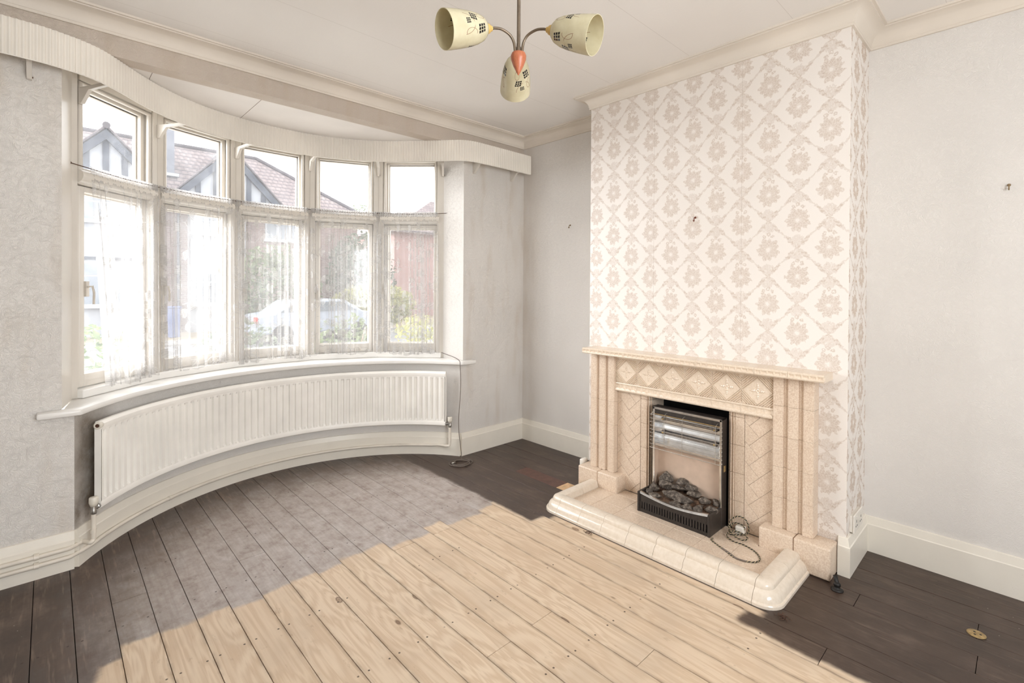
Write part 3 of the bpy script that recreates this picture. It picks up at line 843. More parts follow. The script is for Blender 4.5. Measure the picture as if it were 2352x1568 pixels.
for bx in (-3.14, -.575, -.16): bracket((bx, -.001, 2.262), (bx, -.140, 2.262))

# ================================================================== RADIATOR
RR = 1.252; A0, A1 = -57.2, 55.0; RZ0, RZ1 = .250, .678
rad = empty('radiator', (BC.x, BC.y+RR, RZ0)); tag(rad, 'long curved white panel radiator with vertical flutes under the bay window sill', 'radiator')
def rpt(R, adeg, z): an = radians(adeg); return (BC.x+R*sin(an), BC.y+R*cos(an), z)
nr_ = 57; mb = MB(); cols = []
for i in range(nr_):
    b = A0+.35+(A1-A0-.7)*i/nr_; w_ = (A1-A0-.7)/nr_
    for fr, dp in ((.0, .0), (.30, .0), (.40, .014), (.74, .014), (.84, .0)): cols.append((b+w_*fr, dp))
cols.append((A1-.35, 0))
rows = [(RZ0+.030, 0), (RZ0+.040, 0), (RZ0+.052, 1), (RZ1-.060, 1), (RZ1-.048, 0), (RZ1-.036, 0)]
for z, act in rows:
    for an, dp in cols: mb.v.append(rpt(RR+dp*act, an, z))
nc = len(cols)
for j in range(len(rows)-1):
    for i in range(nc-1): mb.f.append((j*nc+i, j*nc+i+1, (j+1)*nc+i+1, (j+1)*nc+i))
o = child_shift(mb, rad).build('front_panel', 'radiator_enamel', rad); autosmooth(o, 50)
def arcprof(prof, a0, a1, n):
    mb = MB(); k = len(prof)
    for i in range(n+1):
        an = a0+(a1-a0)*i/n
        for r, z in prof: mb.v.append(rpt(r, an, z))
    for i in range(n):
        for j in range(k): mb.f.append((i*k+j, i*k+(j+1) % k, (i+1)*k+(j+1) % k, (i+1)*k+j))
    mb.f.append(tuple(range(k))); mb.f.append(tuple(n*k+j for j in reversed(range(k)))); return mb
tp = [(RR-.001, RZ1-.040), (RR-.0035, RZ1-.032), (RR-.003, RZ1-.016), (RR+.003, RZ1-.010), (RR+.006, RZ1-.002), (RR+.012, RZ1), (RR+.024, RZ1-.002), (RR+.026, RZ1-.040)]
autosmooth(child_shift(arcprof(tp, A0, A1, 60), rad).build('top_channel', 'radiator_enamel', rad), 30)
bp = [(RR-.001, RZ0+.034), (RR-.0045, RZ0+.026), (RR-.003, RZ0+.006), (RR+.006, RZ0), (RR+.024, RZ0+.002), (RR+.026, RZ0+.034)]
autosmooth(child_shift(arcprof(bp, A0, A1, 60), rad).build('bottom_channel', 'radiator_enamel', rad), 30)
autosmooth(child_shift(arcprof([(RR+.014, RZ0+.03), (RR+.026, RZ0+.03), (RR+.026, RZ1-.03), (RR+.014, RZ1-.03)], A0, A1, 60), rad).build('back_panel', 'radiator_enamel', rad), 30)
for s_, an in ((-1, A0), (1, A1)):
    mb = MB(); e = [rpt(RR-.002, an, RZ0+.01), rpt(RR+.026, an, RZ0+.01), rpt(RR+.026, an, RZ1-.01), rpt(RR-.002, an, RZ1-.01)]
    e2 = [rpt(RR-.002, an+s_*.12, v[2]) if i in (0, 3) else rpt(RR+.026, an+s_*.12, v[2]) for i, v in enumerate(e)]
    mb.add(e+e2, [(0, 1, 2, 3), (7, 6, 5, 4), (0, 4, 5, 1), (1, 5, 6, 2), (2, 6, 7, 3), (3, 7, 4, 0)]); child_shift(mb, rad).build('end_edge', 'radiator_enamel', rad)
# wall brackets behind the panel
for an in (-40, -13, 13, 40):
    mb = arcprof([(RR+.024, RZ0+.05), (RW+.001, RZ0+.05), (RW+.001, RZ1-.08), (RR+.024, RZ1-.08)], an-.5, an+.5, 1); child_shift(mb, rad).build('wall_bracket', 'radiator_enamel', rad)
tl = lambda an: Vector((cos(radians(an)), -sin(radians(an)), 0))     # tangent (increasing angle)
c0 = Vector(rpt(RR+.010, A0, RZ1-.021)); mb = MB().lathe([(.0, .004), (.009, .004), (.009, -.010), (.017, -.010), (.018, .0), (.016, .014), (0, .014)], c0, tl(A0), 14)
child_shift(mb, rad).build('end_plug', 'valve_plastic', rad, 0, 1, True)
mb = MB().lathe([(0, 0), (.0088, 0), (.0088, -.0065), (0, -.0065)], c0+tl(A0)*-.0042, tl(A0), 12); child_shift(mb, rad).build('plug_socket', 'rust_brown', rad)
def valve(an, sgn, capmat, zc=RZ0+.017):
    c = Vector(rpt(RR+.010, an, zc)); d = tl(an)*sgn
    mb = MB().lathe([(.009, -.002), (.013, 0), (.013, .014), (.010, .016), (.010, .030)], c, d, 8); child_shift(mb, rad).build('union_nut', 'nickel', rad)
    e = c+d*.036
    mb = MB().lathe([(0, -.026), (.011, -.026), (.013, -.018), (.013, -.008), (.011, -.004), (.011, .012), (.009, .020), (0, .020)], e, (0, 0, 1), 12); child_shift(mb, rad).build('valve_body', 'nickel', rad, 0, 1, True)
    mb = MB().lathe([(0, .012), (.013, .012), (.019, .030), (.0185, .052), (.016, .055), (0, .055)], e, (0, 0, 1), 14); child_shift(mb, rad).build('valve_cap', capmat, rad, 0, 1, True)
    return e
vl = valve(A0, -1, 'valve_plastic'); vr = valve(A1, 1, 'valve_plastic')

# ================================================================== PIPES
RP = RW-.0310
def pipe_path(z):
    L = [(XW+.02, -.0310, z), (-3.4, -.0310, z), (XBL-.06, -.0310, z), (XBL-.01, -.024, z)]
    return L
up = empty('heating_pipe', (XBL, 0, .13)); tag(up, 'short painted heating pipe on the skirting rising to the left radiator valve', 'pipe', 'painted heating pipes')
pa = pipe_path(.108)+[rpt(RP, -56.5, .108), rpt(RP, -54.6, .110)]
vl2 = Vector((vl.x, vl.y, 0))
pa2 = [(XW+.02, -.0310, .107), (-3.3, -.0310, .107), (XBL-.05, -.0310, .107), (XBL-.005, -.020, .107), (XBL+.03, .008, .108), (vl.x-.012, vl.y-.006, .110), (vl.x-.002, vl.y-.001, .118), (vl.x, vl.y, .132), (vl.x, vl.y, vl.z-.020)]
mb = MB().tube(catmull(pa2, 5), .0102, 10); autosmooth(child_shift(mb, up).build('pipe_run', 'pipe_paint', up), 60)
lp = empty('heating_pipe', (BC.x, BC.y+RP, .07)); tag(lp, 'long painted heating pipe curving along the bay skirting to the right radiator valve', 'pipe', 'painted heating pipes')
pts = [(XW+.02, -.0310, .067), (-3.3, -.0310, .067), (XBL-.05, -.0310, .067), (XBL-.004, -.020, .067)]+[rpt(RP, a, .068+.010*(a+57)/110) for a in range(-56, 50, 3)]
ea = 50.5; pts += [rpt(RP, ea, .079), rpt(RP-.003, ea+1.4, .083), (vr.x-.010, vr.y+.008, .094), (vr.x, vr.y, .118), (vr.x, vr.y, vr.z-.020)]
mb = MB().tube(catmull(pts, 3), .0102, 10); autosmooth(child_shift(mb, lp).build('pipe_run', 'pipe_paint', lp), 60)
for nm, px_, pz, par in (('pipe_clip', -3.118, .107, up), ('pipe_clip', -3.118, .067, lp)):
    mb = MB().tube([(px_-.009, -.0310, pz), (px_+.009, -.0310, pz)], .0130, 10); mb.box(px_-.009, px_+.009, -.0300, -.0195, pz-.013, pz+.014)
    child_shift(mb, par).build(nm, 'pipe_paint', par, .001)
for an in (-33, -8, 12, 38):
    z = .068+.010*(an+57)/110; mb = MB().tube([rpt(RP, an-.35, z), rpt(RP, an+.35, z)], .0125, 10); child_shift(mb, lp).build('pipe_clip', 'pipe_paint', lp)
mb = MB().tube([(vl.x, vl.y, .150), (vl.x, vl.y, .166)], .0125, 10); child_shift(mb, up).build('pipe_coupling', 'pipe_paint', up)

# ================================================================== FIREPLACE
XP, XF, XPAN, XM = -.485, -.432, -.392, -.506     # plinth face, pillar face, panel face, mantel front
fp = empty('fireplace_surround', (-DCH, -1.747, .05)); tag(fp, 'mottled beige tiled fireplace surround with fluted mantel shelf against damask wallpaper', 'fireplace')
def fpart(mb, name, mat, bev=0.0, seg=1, sm=0):
    o = child_shift(mb, fp).build(name, mat, fp, bev, seg)
    if sm: autosmooth(o, sm)
    return o
G_ = .0008
# grout carcass behind the tiles
c = MB(); c.box(XM+.012, -DCH-.0, -2.455, -1.092, .915, .938)
fpart(c, 'shelf_core', 'grout')
c = MB(); c.box(XF+.018, -DCH, -2.400, -2.236, .05, .914); c.box(XF+.018, -DCH, -1.268, -1.093, .05, .914); c.box(XPAN+.012, -DCH, -2.236, -2.012, .05, .70); c.box(XPAN+.012, -DCH, -1.478, -1.268, .05, .70); c.box(XPAN+.008, -DCH-.0005, -2.236, -1.268, .690, .914)
fpart(c, 'backing', 'grout')
for ya, yb in ((-2.190, -2.490), (-1.032, -1.332)): fpart(MB().box(XP+.008, -DCH, yb, ya, .002, .145), 'plinth_core', 'grout')
# plinth tiles
ZP = .150
for ya, yb in ((-1.027, -1.183), (-1.184, -1.338), (-2.182, -2.338), (-2.339, -2.495)):
    mb = MB().box(XP, -DCH-.001, yb+G_*.5, ya-G_*.5, .003, ZP); fpart(mb, 'plinth_tile', 'tile_mottled', .009, 3, 40)
# pillar tiles: three bars with narrow rebates, five courses
pz = [ZP+.0005+(.912-ZP)*i/5 for i in range(6)]
def vbox(x0, x1, y0, y1, z0, z1, r):   # box with its two room-side vertical edges rounded
    P = [(x1, y0), (x1, y1)]+[(x0+r-r*sin(a*pi/8), y1-r+r*cos(a*pi/8)) for a in range(5)]+[(x0+r-r*cos(a*pi/8), y0+r-r*sin(a*pi/8)) for a in range(5)]
    return MB().prism(P, lambda u, v, d: (u, v, d), z0, z1)
def pillar(y0, y1):
    w_ = y0-y1; bw = w_*.262; gw = (w_-3*bw)/2
    for r_ in range(5):
        z0, z1 = pz[r_]+G_*.5, pz[r_+1]-G_*.5
        for b in range(3):
            ya = y0-b*(bw+gw)
            mb = MB().box(XF, XF+.030 if b == 1 else -DCH-.001, ya-bw, ya, z0, z1); fpart(vbox(XF, XF+.030 if b == 1 else -DCH-.001, ya-bw, ya, z0, z1, .006), 'pillar_tile', 'tile_mottled', .0006, 1, 40)
            if b < 2:
                mb = MB().box(XF+.013, XF+.03, ya-bw-gw+.0006, ya-bw-.0006, z0, z1); fpart(mb, 'rebate_tile', 'tile_mottled', .001)
pillar(-1.087, -1.276); pillar(-2.226, -2.410)
# mantel shelf tiles with a dentil flute along the front edge
MZ0, MZ1 = .911, .947
ms = [-1.070, -1.230, -1.388, -1.545, -1.698, -1.852, -2.006, -2.161, -2.314, -2.468]
def mantel_tile(ya, yb, endL, endR):
    ya -= G_*.6; yb += G_*.6; n = 5; mb = MB()
    lo, hi = MZ0+.010, MZ1-.010
    # body built as a swept section: rows of (x, z)
    sect = [(-DCH-.001, MZ1), (XM+.010, MZ1), (XM+.003, MZ1-.003), (XM, MZ1-.008), (XM+.0012, hi), None, (XM+.0012, lo), (XM, MZ0+.006), (XM+.004, MZ0), (-DCH-.001, MZ0)]
    ys = []
    for i in range(n):
        for fr, dp in ((0.02, 0), (.10, .0045), (.86, .0045), (.97, 0)):
            ys.append((ya+(yb-ya)*(i+fr)/n, dp))
    ys[0] = (ya, 0); ys[-1] = (yb, 0); k = 10
    for y, dp in ys:
        for q in sect:
            if q is None: mb.v.append((XM+.0012+dp, y, (lo+hi)/2))
            else: mb.v.append((q[0], y, q[1]))
    for i in range(len(ys)-1):
        for j in range(k): mb.f.append((i*k+j, i*k+(j+1) % k, (i+1)*k+(j+1) % k, (i+1)*k+j))
    mb.f.append(tuple(range(k))); mb.f.append(tuple((len(ys)-1)*k+j for j in reversed(range(k))))
    # flutes: push the band faces in as concave pockets
    return mb
for i in range(9):
    mb = mantel_tile(ms[i], ms[i+1], i == 0, i == 8); fpart(mb, 'mantel_tile', 'tile_pale')
# dentils standing on the front band
for i in range(9):
    n = 5; ya, yb = ms[i], ms[i+1]
    for j in range(n+1):
        y = ya+(yb-ya)*j/n if 0 < j < n else (ya-.0035 if j == 0 else yb+.0035)
        fpart(MB().prism([(XM+.0065, y+.0062), (XM+.0002, y+.0022), (XM+.0002, y-.0022), (XM+.0065, y-.0062)], lambda u, v, d: (u, v, d), MZ0+.0095, MZ1-.0095), 'dentil', 'tile_pale')
# frieze tiles with lozenge, ribs and four-leaf flower
FX = -.410; FZ0, FZ1 = .737, .9105; fy = [-1.273-(.951)*i/6 for i in range(7)]
def frieze_mesh():
    Wd, Hh = .951/6-G_, FZ1-FZ0-.0005; mb = MB(); mb.box(0, .012, -Wd/2, Wd/2, 0, Hh)
    F = lambda u, v, d: (-d, -u, v+.5*(.150)+.0005)   # u right (toward -y), v up from tile centre
    S_ = .150; hw = Wd/2; hh = S_/2
    def bar(u0, v0, u1, v1, w_, h0):
        d = Vector((u1-u0, v1-v0)); L = d.length; d /= L; nn = Vector((-d.y, d.x))*w_/2; n2 = nn*.35
        P0 = Vector((u0, v0)); P1 = Vector((u1, v1)); V = []
        for P in (P0, P1):
            for q, hgt in ((nn, 0), (n2, h0), (-n2, h0), (-nn, 0)): V.append(F(P.x+q.x, P.y+q.y, hgt))
        mb.add(V, [(0, 1, 5, 4), (1, 2, 6, 5), (2, 3, 7, 6), (0, 3, 2, 1), (4, 5, 6, 7)])
    for su in (-1, 1):
        for sv in (-1, 1):
            for i, kf in enumerate((1.05, 1.23, 1.40, 1.57, 1.74)):
                p = (su*hw*.985, sv*hh*(kf-1)); q = (su*hw*(kf-1), sv*hh*.985)
                bar(p[0], p[1], q[0], q[1], .0066, .0062)
            bar(su*hw*.93, 0, 0, sv*hh*.93, .003, .003)
    # four leaves
    for a in range(4):
        an = a*pi/2; ca, sa = cos(an), sin(an)
        for j, (r_, wd, ln, hh_) in enumerate(((.009, .010, .012, .0050), (.019, .0165, .013, .0062), (.028, .0130, .012, .0055), (.036, .0075, .011, .0040))):
            ring_ = []; nseg = 8
            for i in range(nseg):
                t_ = 2*pi*i/nseg; uu = r_+ln*.62*cos(t_); vv = wd*.62*sin(t_); ring_.append((uu*ca-vv*sa, uu*sa+vv*ca))
            top = (r_*ca, r_*sa); b = len(mb.v)
            mb.v += [F(p[0], p[1], 0) for p in ring_]+[F(top[0], top[1], hh_)]
            mb.f += [(b+i, b+(i+1) % nseg, b+nseg) for i in range(nseg)]
    return mb.mesh('frieze_tile', 0, 1, True)
fm = frieze_mesh()
for i in range(6):
    o = link('frieze_tile', fm, 'tile_pale', fp, Vector((FX, (fy[i]+fy[i+1])/2, FZ0))-Vector(fp.location))
# moulding tiles under the frieze: bead, flutes, scalloped drip
def mould_mesh():
    Wd = .951/6-G_; mb = MB(); n = 4; k = 0; Hm = .055
    ys = []
    for i in range(n):
        for q in range(8): ys.append((-Wd/2+Wd*(i+q/8)/n, q/8))
    ys.append((Wd/2, 1.0))
    rowsz = [0, .006, .012, .018, .022, .024, .0245, .043, .046, .051, .055]
    for y, ph in ys:
        s_ = sin(pi*ph); fl_ = .0072*s_
        zs = .0225-.005*(1-s_)
        col = [(0, .000), (.0135, .001), (.0175, .008), (.0165, .014), (.0135, zs-.001), (.0115, zs), (.0110-fl_, zs+.0030), (.0110-fl_, .0415), (.0115, .0440), (.0140, .049), (.0115, .0545), (0, .0545)]
        k = len(col)
        for d, z in col: mb.v.append((-d, y, z))
    for i in range(len(ys)-1):
        for j in range(k): mb.f.append((i*k+j, i*k+(j+1) % k, (i+1)*k+(j+1) % k, (i+1)*k+j))
    mb.f.append(tuple(range(k))); mb.f.append(tuple((len(ys)-1)*k+j for j in reversed(range(k))))
    return mb.mesh('moulding_tile')
mm = mould_mesh()
for i in range(6): link('moulding_tile', mm, 'tile_pale', fp, Vector((FX+.003, (fy[i]+fy[i+1])/2, .6825))-Vector(fp.location))
# herringbone panels
def clip(poly, x0, x1, y0, y1):
    for ax, lim, sg in ((0, x0, 1), (0, x1, -1), (1, y0, 1), (1, y1, -1)):
        out = []
        for i in range(len(poly)):
            a, b = poly[i-1], poly[i]; ia = sg*(a[ax]-lim) >= 0; ib = sg*(b[ax]-lim) >= 0
            if ia != ib:
                t = (lim-a[ax])/(b[ax]-a[ax]); out.append((a[0]+t*(b[0]-a[0]), a[1]+t*(b[1]-a[1])))
            if ib: out.append(b)
        poly = out
        if len(poly) < 3: return []
    return poly
def area(p): return abs(sum(p[i-1][0]*p[i][1]-p[i][0]*p[i-1][1] for i in range(len(p))))/2
def herring(y0, y1, z0, z1, flip):
    tw = .074; g2 = .00055; c_, s_ = cos(pi/4), sin(pi/4); ym = (y0+y1)/2
    for i in range(-10, 11):
        for j in range(-10, 11):
            for h in (0, 1):
                # herringbone of 2:1 tiles
                bx, by = (i+j*2+0)*tw, (i-j*2)*tw
                if h == 0: r_ = (bx, bx+2*tw, by, by+tw)
                else: r_ = (bx-tw+tw*1, bx+tw*1, by+tw, by+3*tw)
                r_ = (r_[0]+g2, r_[1]-g2, r_[2]+g2, r_[3]-g2)
                q = [(r_[0], r_[2]), (r_[1], r_[2]), (r_[1], r_[3]), (r_[0], r_[3])]
                q = [((x*c_-y*s_)*(1 if not flip else -1)+ym, (x*s_+y*c_)+z0+.2) for x, y in q]
                q = clip(q, y1+.0008, y0-.0008, z0, z1)
                if len(q) >= 3 and area(q) > 1.2e-4:
                    mb = MB().prism(q, lambda u, v, d: (d, u, v), XPAN+.013, XPAN); fpart(mb, 'panel_tile', 'tile_mottled', .0006)
herring(-1.277, -1.446, .052, .684, False); herring(-2.076, -2.225, .052, .684, True)
# strip tiles and ribbed edge trim either side of the opening
sz = [.052+(.684-.052)*i/4.2 for i in range(5)]+[.684]
for za, zb_ in zip(sz, sz[1:]):
    for (ya, yb, sgn) in ((-1.447, -1.488, 1), (-2.024, -2.075, -1)):
        fpart(MB().box(XPAN, XPAN+.013, yb+.0007, ya-.0007, za+.0007, zb_-.0007), 'strip_tile', 'tile_mottled', .0012)
        e = yb if sgn > 0 else ya
        mb = MB(); sg = -sgn
        for q, (w_, pr) in enumerate(((.006, .006), (.009, -.002), (.006, .004))):
            y_a = e+sg*(.0005+[0, .0062, .0154][q]); mb.box(XPAN-pr, XPAN+.013, y_a, y_a+sg*w_, za+.0007, zb_-.0007)
        fpart(mb, 'edge_trim_tile', 'tile_mottled', .0018)
        # splayed cheek running back into the opening
        yy = -1.511 if sgn > 0 else -1.992
        fpart(MB().box(XPAN+.014, -.235, yy-.005, yy+.005, za+.0007, zb_-.0007), 'cheek_tile', 'tile_mottled', .001)
# the fire opening (dark niche set in the chimney breast face)
fpart(MB().box(NXB-.006, NXB-.002, NY1+.002, NY0-.002, .002, NZ-.002), 'fireback', 'soot_black'); fpart(MB().box(-DCH+.002, NXB-.007, NY1+.002, NY0-.002, NZ-.006, NZ-.002), 'flue_throat', 'soot_black'); fpart(MB().box(XPAN, NXB-.007, NY1+.002, NY0-.002, .002, .045), 'back_hearth', 'soot_black')

# ================================================================== HEARTH
he = empty('hearth', (-.70, -1.747, 0)); tag(he, 'raised beige tiled hearth with glazed moulded kerb on the floorboards', 'hearth')
def hpart(mb, name, mat, bev=0.0, seg=1, sm=0):
    o = child_shift(mb, he).build(name, mat, he, bev, seg)
    if sm: autosmooth(o, sm)
    return o
hpart(MB().box(-.84, XP+.008, -2.338, -1.152, .001, .046), 'mortar_bed', 'grout')
HY0, HY1, HX = -1.080, -2.411, -.908; HRd = .085
# outline path of the kerb: right end -> front -> left end, outside line
kp = []
def carc(cx, cy, r, a0, a1, n): return [(cx+r*cos(radians(a0+(a1-a0)*i/n)), cy+r*sin(radians(a0+(a1-a0)*i/n))) for i in range(n+1)]
cornerR = carc(HX+HRd, HY1+HRd, HRd, 270, 180, 10); cornerL = carc(HX+HRd, HY0-HRd, HRd, 180, 90, 10)
# profile: (inset from outside line, height)
kprof = [(0, 0), (.000, .012), (.003, .0165), (.0085, .0185), (.0095, .0215), (.012, .030), (.0175, .042), (.0265, .0525), (.037, .058), (.0395, .060), (.0395, .0665), (.0415, .0745), (.047, .0825), (.055, .0875), (.066, .0895), (.096, .089), (.108, .083), (.116, .052), (.116, .0)]
def kerb_seg(pts, a_gap=True): 
    return sweep(pts, [(-0+o, h+.001) for o, h in kprof])
ky = [-1.202, -1.362, -1.516, -1.675, -1.835, -1.990, -2.148, -2.307]
# travel so that the hearth lies on the left: left end (y=-1.08) from wall to front, then front toward -y, then back
segs = []
xs_end = XP-.001; xmid = -.640
segs.append([(xs_end, HY0), (xmid+.0008, HY0)])
segs.append([(xmid-.0008, HY0)]+list(reversed(cornerL))+[(HX, ky[0]+.0008)])
for a, b in zip(ky, ky[1:]): segs.append([(HX, a-.0008), (HX, b+.0008)])
segs.append([(HX, ky[-1]-.0008)]+list(reversed(cornerR))+[(xmid-.0008, HY1)])
segs.append([(xmid+.0008, HY1), (xs_end, HY1)])
for sgm in segs:
    hpart(kerb_seg(sgm), 'kerb_tile', 'tile_kerb', 0, 1, 28)
hxs = [XP-.0008, -.632, -.7925]
hys = [-1.197, -1.326, -1.484, -1.642, -1.800, -1.958, -2.116, -2.294]
for xa, xb in zip(hxs, hxs[1:]):
    for ya, yb in zip(hys, hys[1:]):
        hpart(MB().box(xb+.0006, xa-.0006, yb+.0006, ya-.0006, .038, .050), 'hearth_tile', 'tile_mottled', .0012)
hxb = XPAN-.001
for ya, yb in ((-1.339, -1.484), (-1.484, -1.642), (-1.642, -1.800), (-1.800, -1.958), (-1.958, -2.181)):
    hpart(MB().box(XP+.0005, hxb, yb+.0006, ya-.0006, .038, .050), 'hearth_tile', 'tile_mottled', .0012)
hpart(MB().box(XP, hxb, -2.180, -1.340, .001, .0385), 'mortar_bed', 'grout')

# ================================================================== ELECTRIC FIRE
ht = empty('electric_fire', (-.50, -1.770, .05)); tag(ht, 'black and chrome electric bar fire with imitation coals on the tiled hearth', 'heater')
def epart(mb, name, mat, bev=0.0, seg=1, sm=0):
    o = child_shift(mb, ht).build(name, mat, ht, bev, seg)
    if sm: autosmooth(o, sm)
    return o
BY0, BY1, BX0, BX1, BZ0, BZ1 = -1.552, -1.982, -.592, -.452, .0505, .165   # base
CY0, CY1, CX0, CX1, CZ1 = -1.566, -1.983, -.452, -.396, .640              # casing
# base ends
epart(MB().box(BX0, BX1, BY0-.014, BY0, BZ0, BZ1), 'base_end', 'heater_black', .003, 2)
epart(MB().box(BX0, BX1, BY1, BY1+.014, BZ0, BZ1), 'base_end', 'heater_black', .003, 2)
# front panel with louvre slots, top edge sagging in the middle
fy0, fy1 = BY0-.014, BY1+.014
def topz(y): s_ = (y-fy1)/(fy0-fy1); return BZ1-.004-.020*sin(pi*s_)
mb = MB(); n = 24; fx = BX0+.006
for i in range(n):
    a = fy0+(fy1-fy0)*i/n; b = fy0+(fy1-fy0)*(i+1)/n
    V = [(fx, a, BZ0+.060), (fx, b, BZ0+.060), (fx, b, topz(b)), (fx, a, topz(a))]; V2_ = [(x+.004, y, z) for x, y, z in V]
    mb.add(V+V2_, [(0, 1, 2, 3), (7, 6, 5, 4), (3, 2, 6, 7), (0, 4, 5, 1)])
epart(mb, 'front_panel', 'heater_black')
epart(MB().box(fx, fx+.004, fy1, fy0, BZ0, BZ0+.018), 'front_panel_foot', 'heater_black')
epart(MB().box(fx-.0025, fx+.001, fy1+.004, fy0-.004, BZ0+.016, BZ0+.020), 'foot_bead', 'heater_black')
ns = 24; lv0, lv1 = fy0-.006, fy1+.014
for i in range(ns+1):
    y = lv0+(lv1-lv0)*i/ns; wd = .0052
    epart(MB().box(fx, fx+.005, y-wd, y+wd, BZ0+.016, BZ0+.061), 'louvre_bar', 'heater_black', .0008)
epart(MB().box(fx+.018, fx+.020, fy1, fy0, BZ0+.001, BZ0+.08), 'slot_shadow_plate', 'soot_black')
mb = MB()
for i in range(n):
    a = fy0+(fy1-fy0)*i/n; b = fy0+(fy1-fy0)*(i+1)/n
    V = [(fx-.002, a, topz(a)-.006), (fx-.002, b, topz(b)-.006), (fx+.002, b, topz(b)+.004), (fx+.002, a, topz(a)+.004), (fx+.016, a, topz(a)+.004), (fx+.016, b, topz(b)+.004)]
    mb.add(V, [(0, 1, 2, 3), (3, 2, 5, 4)])
epart(mb, 'chrome_strip', 'chrome')
epart(MB().box(BX0+.02, BX1, fy1, fy0, BZ0+.001, BZ0+.004), 'base_pan', 'heater_black')
# casing shell: back, sides, top
epart(MB().box(CX1-.003, CX1, CY1, CY0, BZ0, CZ1), 'casing_back', 'heater_black')
epart(MB().box(CX0, CX1, CY1, CY1+.008, BZ0, CZ1), 'casing_side', 'heater_black', .002)
epart(MB().box(CX0, CX1, CY0-.008, CY0, BZ0, CZ1), 'casing_side', 'heater_black', .002)
epart(MB().box(CX0, CX1, CY1, CY0, CZ1-.008, CZ1), 'casing_top', 'heater_black', .002)
# deep side wall on the right, back into the fire opening
# chrome front frame
epart(MB().box(CX0-.004, CX0+.003, CY0-.014, CY0-.002, BZ1-.01, CZ1-.004), 'chrome_frame', 'chrome', .0015)
epart(MB().box(CX0-.004, CX0+.003, CY1+.002, CY1+.014, BZ1-.01, CZ1-.004), 'chrome_frame', 'chrome', .0015)
epart(MB().box(CX0-.004, CX0+.003, CY1+.002, CY0-.002, CZ1-.016, CZ1-.004), 'chrome_frame', 'chrome', .0015)
epart(MB().box(CX0+.0005, CX0+.006, CY1+.014, CY0-.014, CZ1-.042, CZ1-.016), 'brand_strip', 'heater_black')
epart(MB().box(CX0-.001, CX0+.006, CY1+.014, CY0-.014, CZ1-.046, CZ1-.0425), 'strip_bead', 'brass')
# lower back panel and cheeks, beige
epart(MB().box(CX1-.008, CX1-.004, CY1+.01, CY0-.01, BZ1-.06, .425), 'beige_back', 'heater_beige')
epart(MB().box(CX0+.004, CX1-.006, CY0-.012, CY0-.009, BZ1-.06, .425), 'beige_cheek', 'heater_beige')
epart(MB().box(CX0+.004, CX1-.006, CY1+.009, CY1+.012, BZ1-.06, .425), 'beige_cheek', 'heater_beige')
# reflector: curved troughs behind each bar
ra, rb = .420, CZ1-.046
prof = []
for i in range(25):
    t_ = i/24; z = ra+(rb-ra)*t_
    if t_ < .30: x = CX0+.006+(CX1-.010-CX0-.006)*(sin(t_/.30*pi/2))
    else: x = CX1-.010-.010*abs(sin((t_-.30)/.70*2*pi))
    prof.append((x, z))
mb = MB()
for y in (CY1+.012, CY0-.012):
    for x, z in prof: mb.v.append((x, y, z))
k = len(prof)
for i in range(k-1): mb.f.append((i, i+1, k+i+1, k+i))
epart(mb, 'reflector', 'reflector', 0, 1, 30)
for y0_ in (CY0-.0125, CY1+.0105):
    epart(MB().box(CX0+.004, CX1-.010, y0_, y0_+.002, ra, rb), 'reflector_cheek', 'reflector')
epart(MB().box(CX0+.002, CX0+.006, CY1+.013, CY0-.013, ra-.008, ra+.002), 'reflector_lip', 'chrome', .001)
# two heating bars
for z in (.570, .490):
    c0y, c1y = CY0-.055, CY1+.045; xx = CX0+.026
    epart(MB().tube([(xx, c0y, z), (xx, c1y, z)], .0075, 12), 'heating_bar', 'element_ceramic', 0, 1, 40)
    for y, s_ in ((c0y, 1), (c1y, -1)):
        epart(MB().lathe([(0, -.012), (.011, -.012), (.0125, 0), (.011, .006), (.006, .010), (0, .010)], (xx, y, z), (0, s_, 0), 12), 'bar_cap', 'element_ceramic', 0, 1, 40)
        epart(MB().lathe([(0, 0), (.005, 0), (.005, .008), (.003, .011), (0, .011)], (xx-.010, y-s_*.004, z), (-1, 0, 0), 8), 'terminal_nut', 'brass')
# wire guard bulging forward
gz0, gz1 = .402, .596; gx = CX0-.034
def guard_wire(z, r_=.0012):
    pts = [(CX0-.002, CY0+.001, z), (CX0-.012, CY0+.003, z), (gx+.006, CY0+.001, z), (gx, CY0-.010, z), (gx, CY1+.010, z), (gx+.006, CY1-.001, z), (CX0-.012, CY1-.003, z), (CX0-.002, CY1-.001, z)]
    return MB().tube(pts, r_, 5)
for i in range(10):
    z = gz0+(gz1-gz0)*i/9; epart(guard_wire(z, .0018 if i == 0 else .0012), 'guard_wire', 'wire_steel')
for y in (CY0-.095, CY0-.205, CY1+.022):
    epart(MB().tube([(gx-.002, y, gz0), (gx-.002, y, gz1), (gx+.010, y, gz1+.014), (CX0, y, gz1+.018)], .0013, 5), 'guard_upright', 'wire_steel')
epart(MB().tube([(gx, CY0-.010, gz1+.0), (gx+.014, CY0-.012, gz1+.016), (CX0, CY0-.014, gz1+.018)], .0013, 5), 'guard_upright', 'wire_steel')
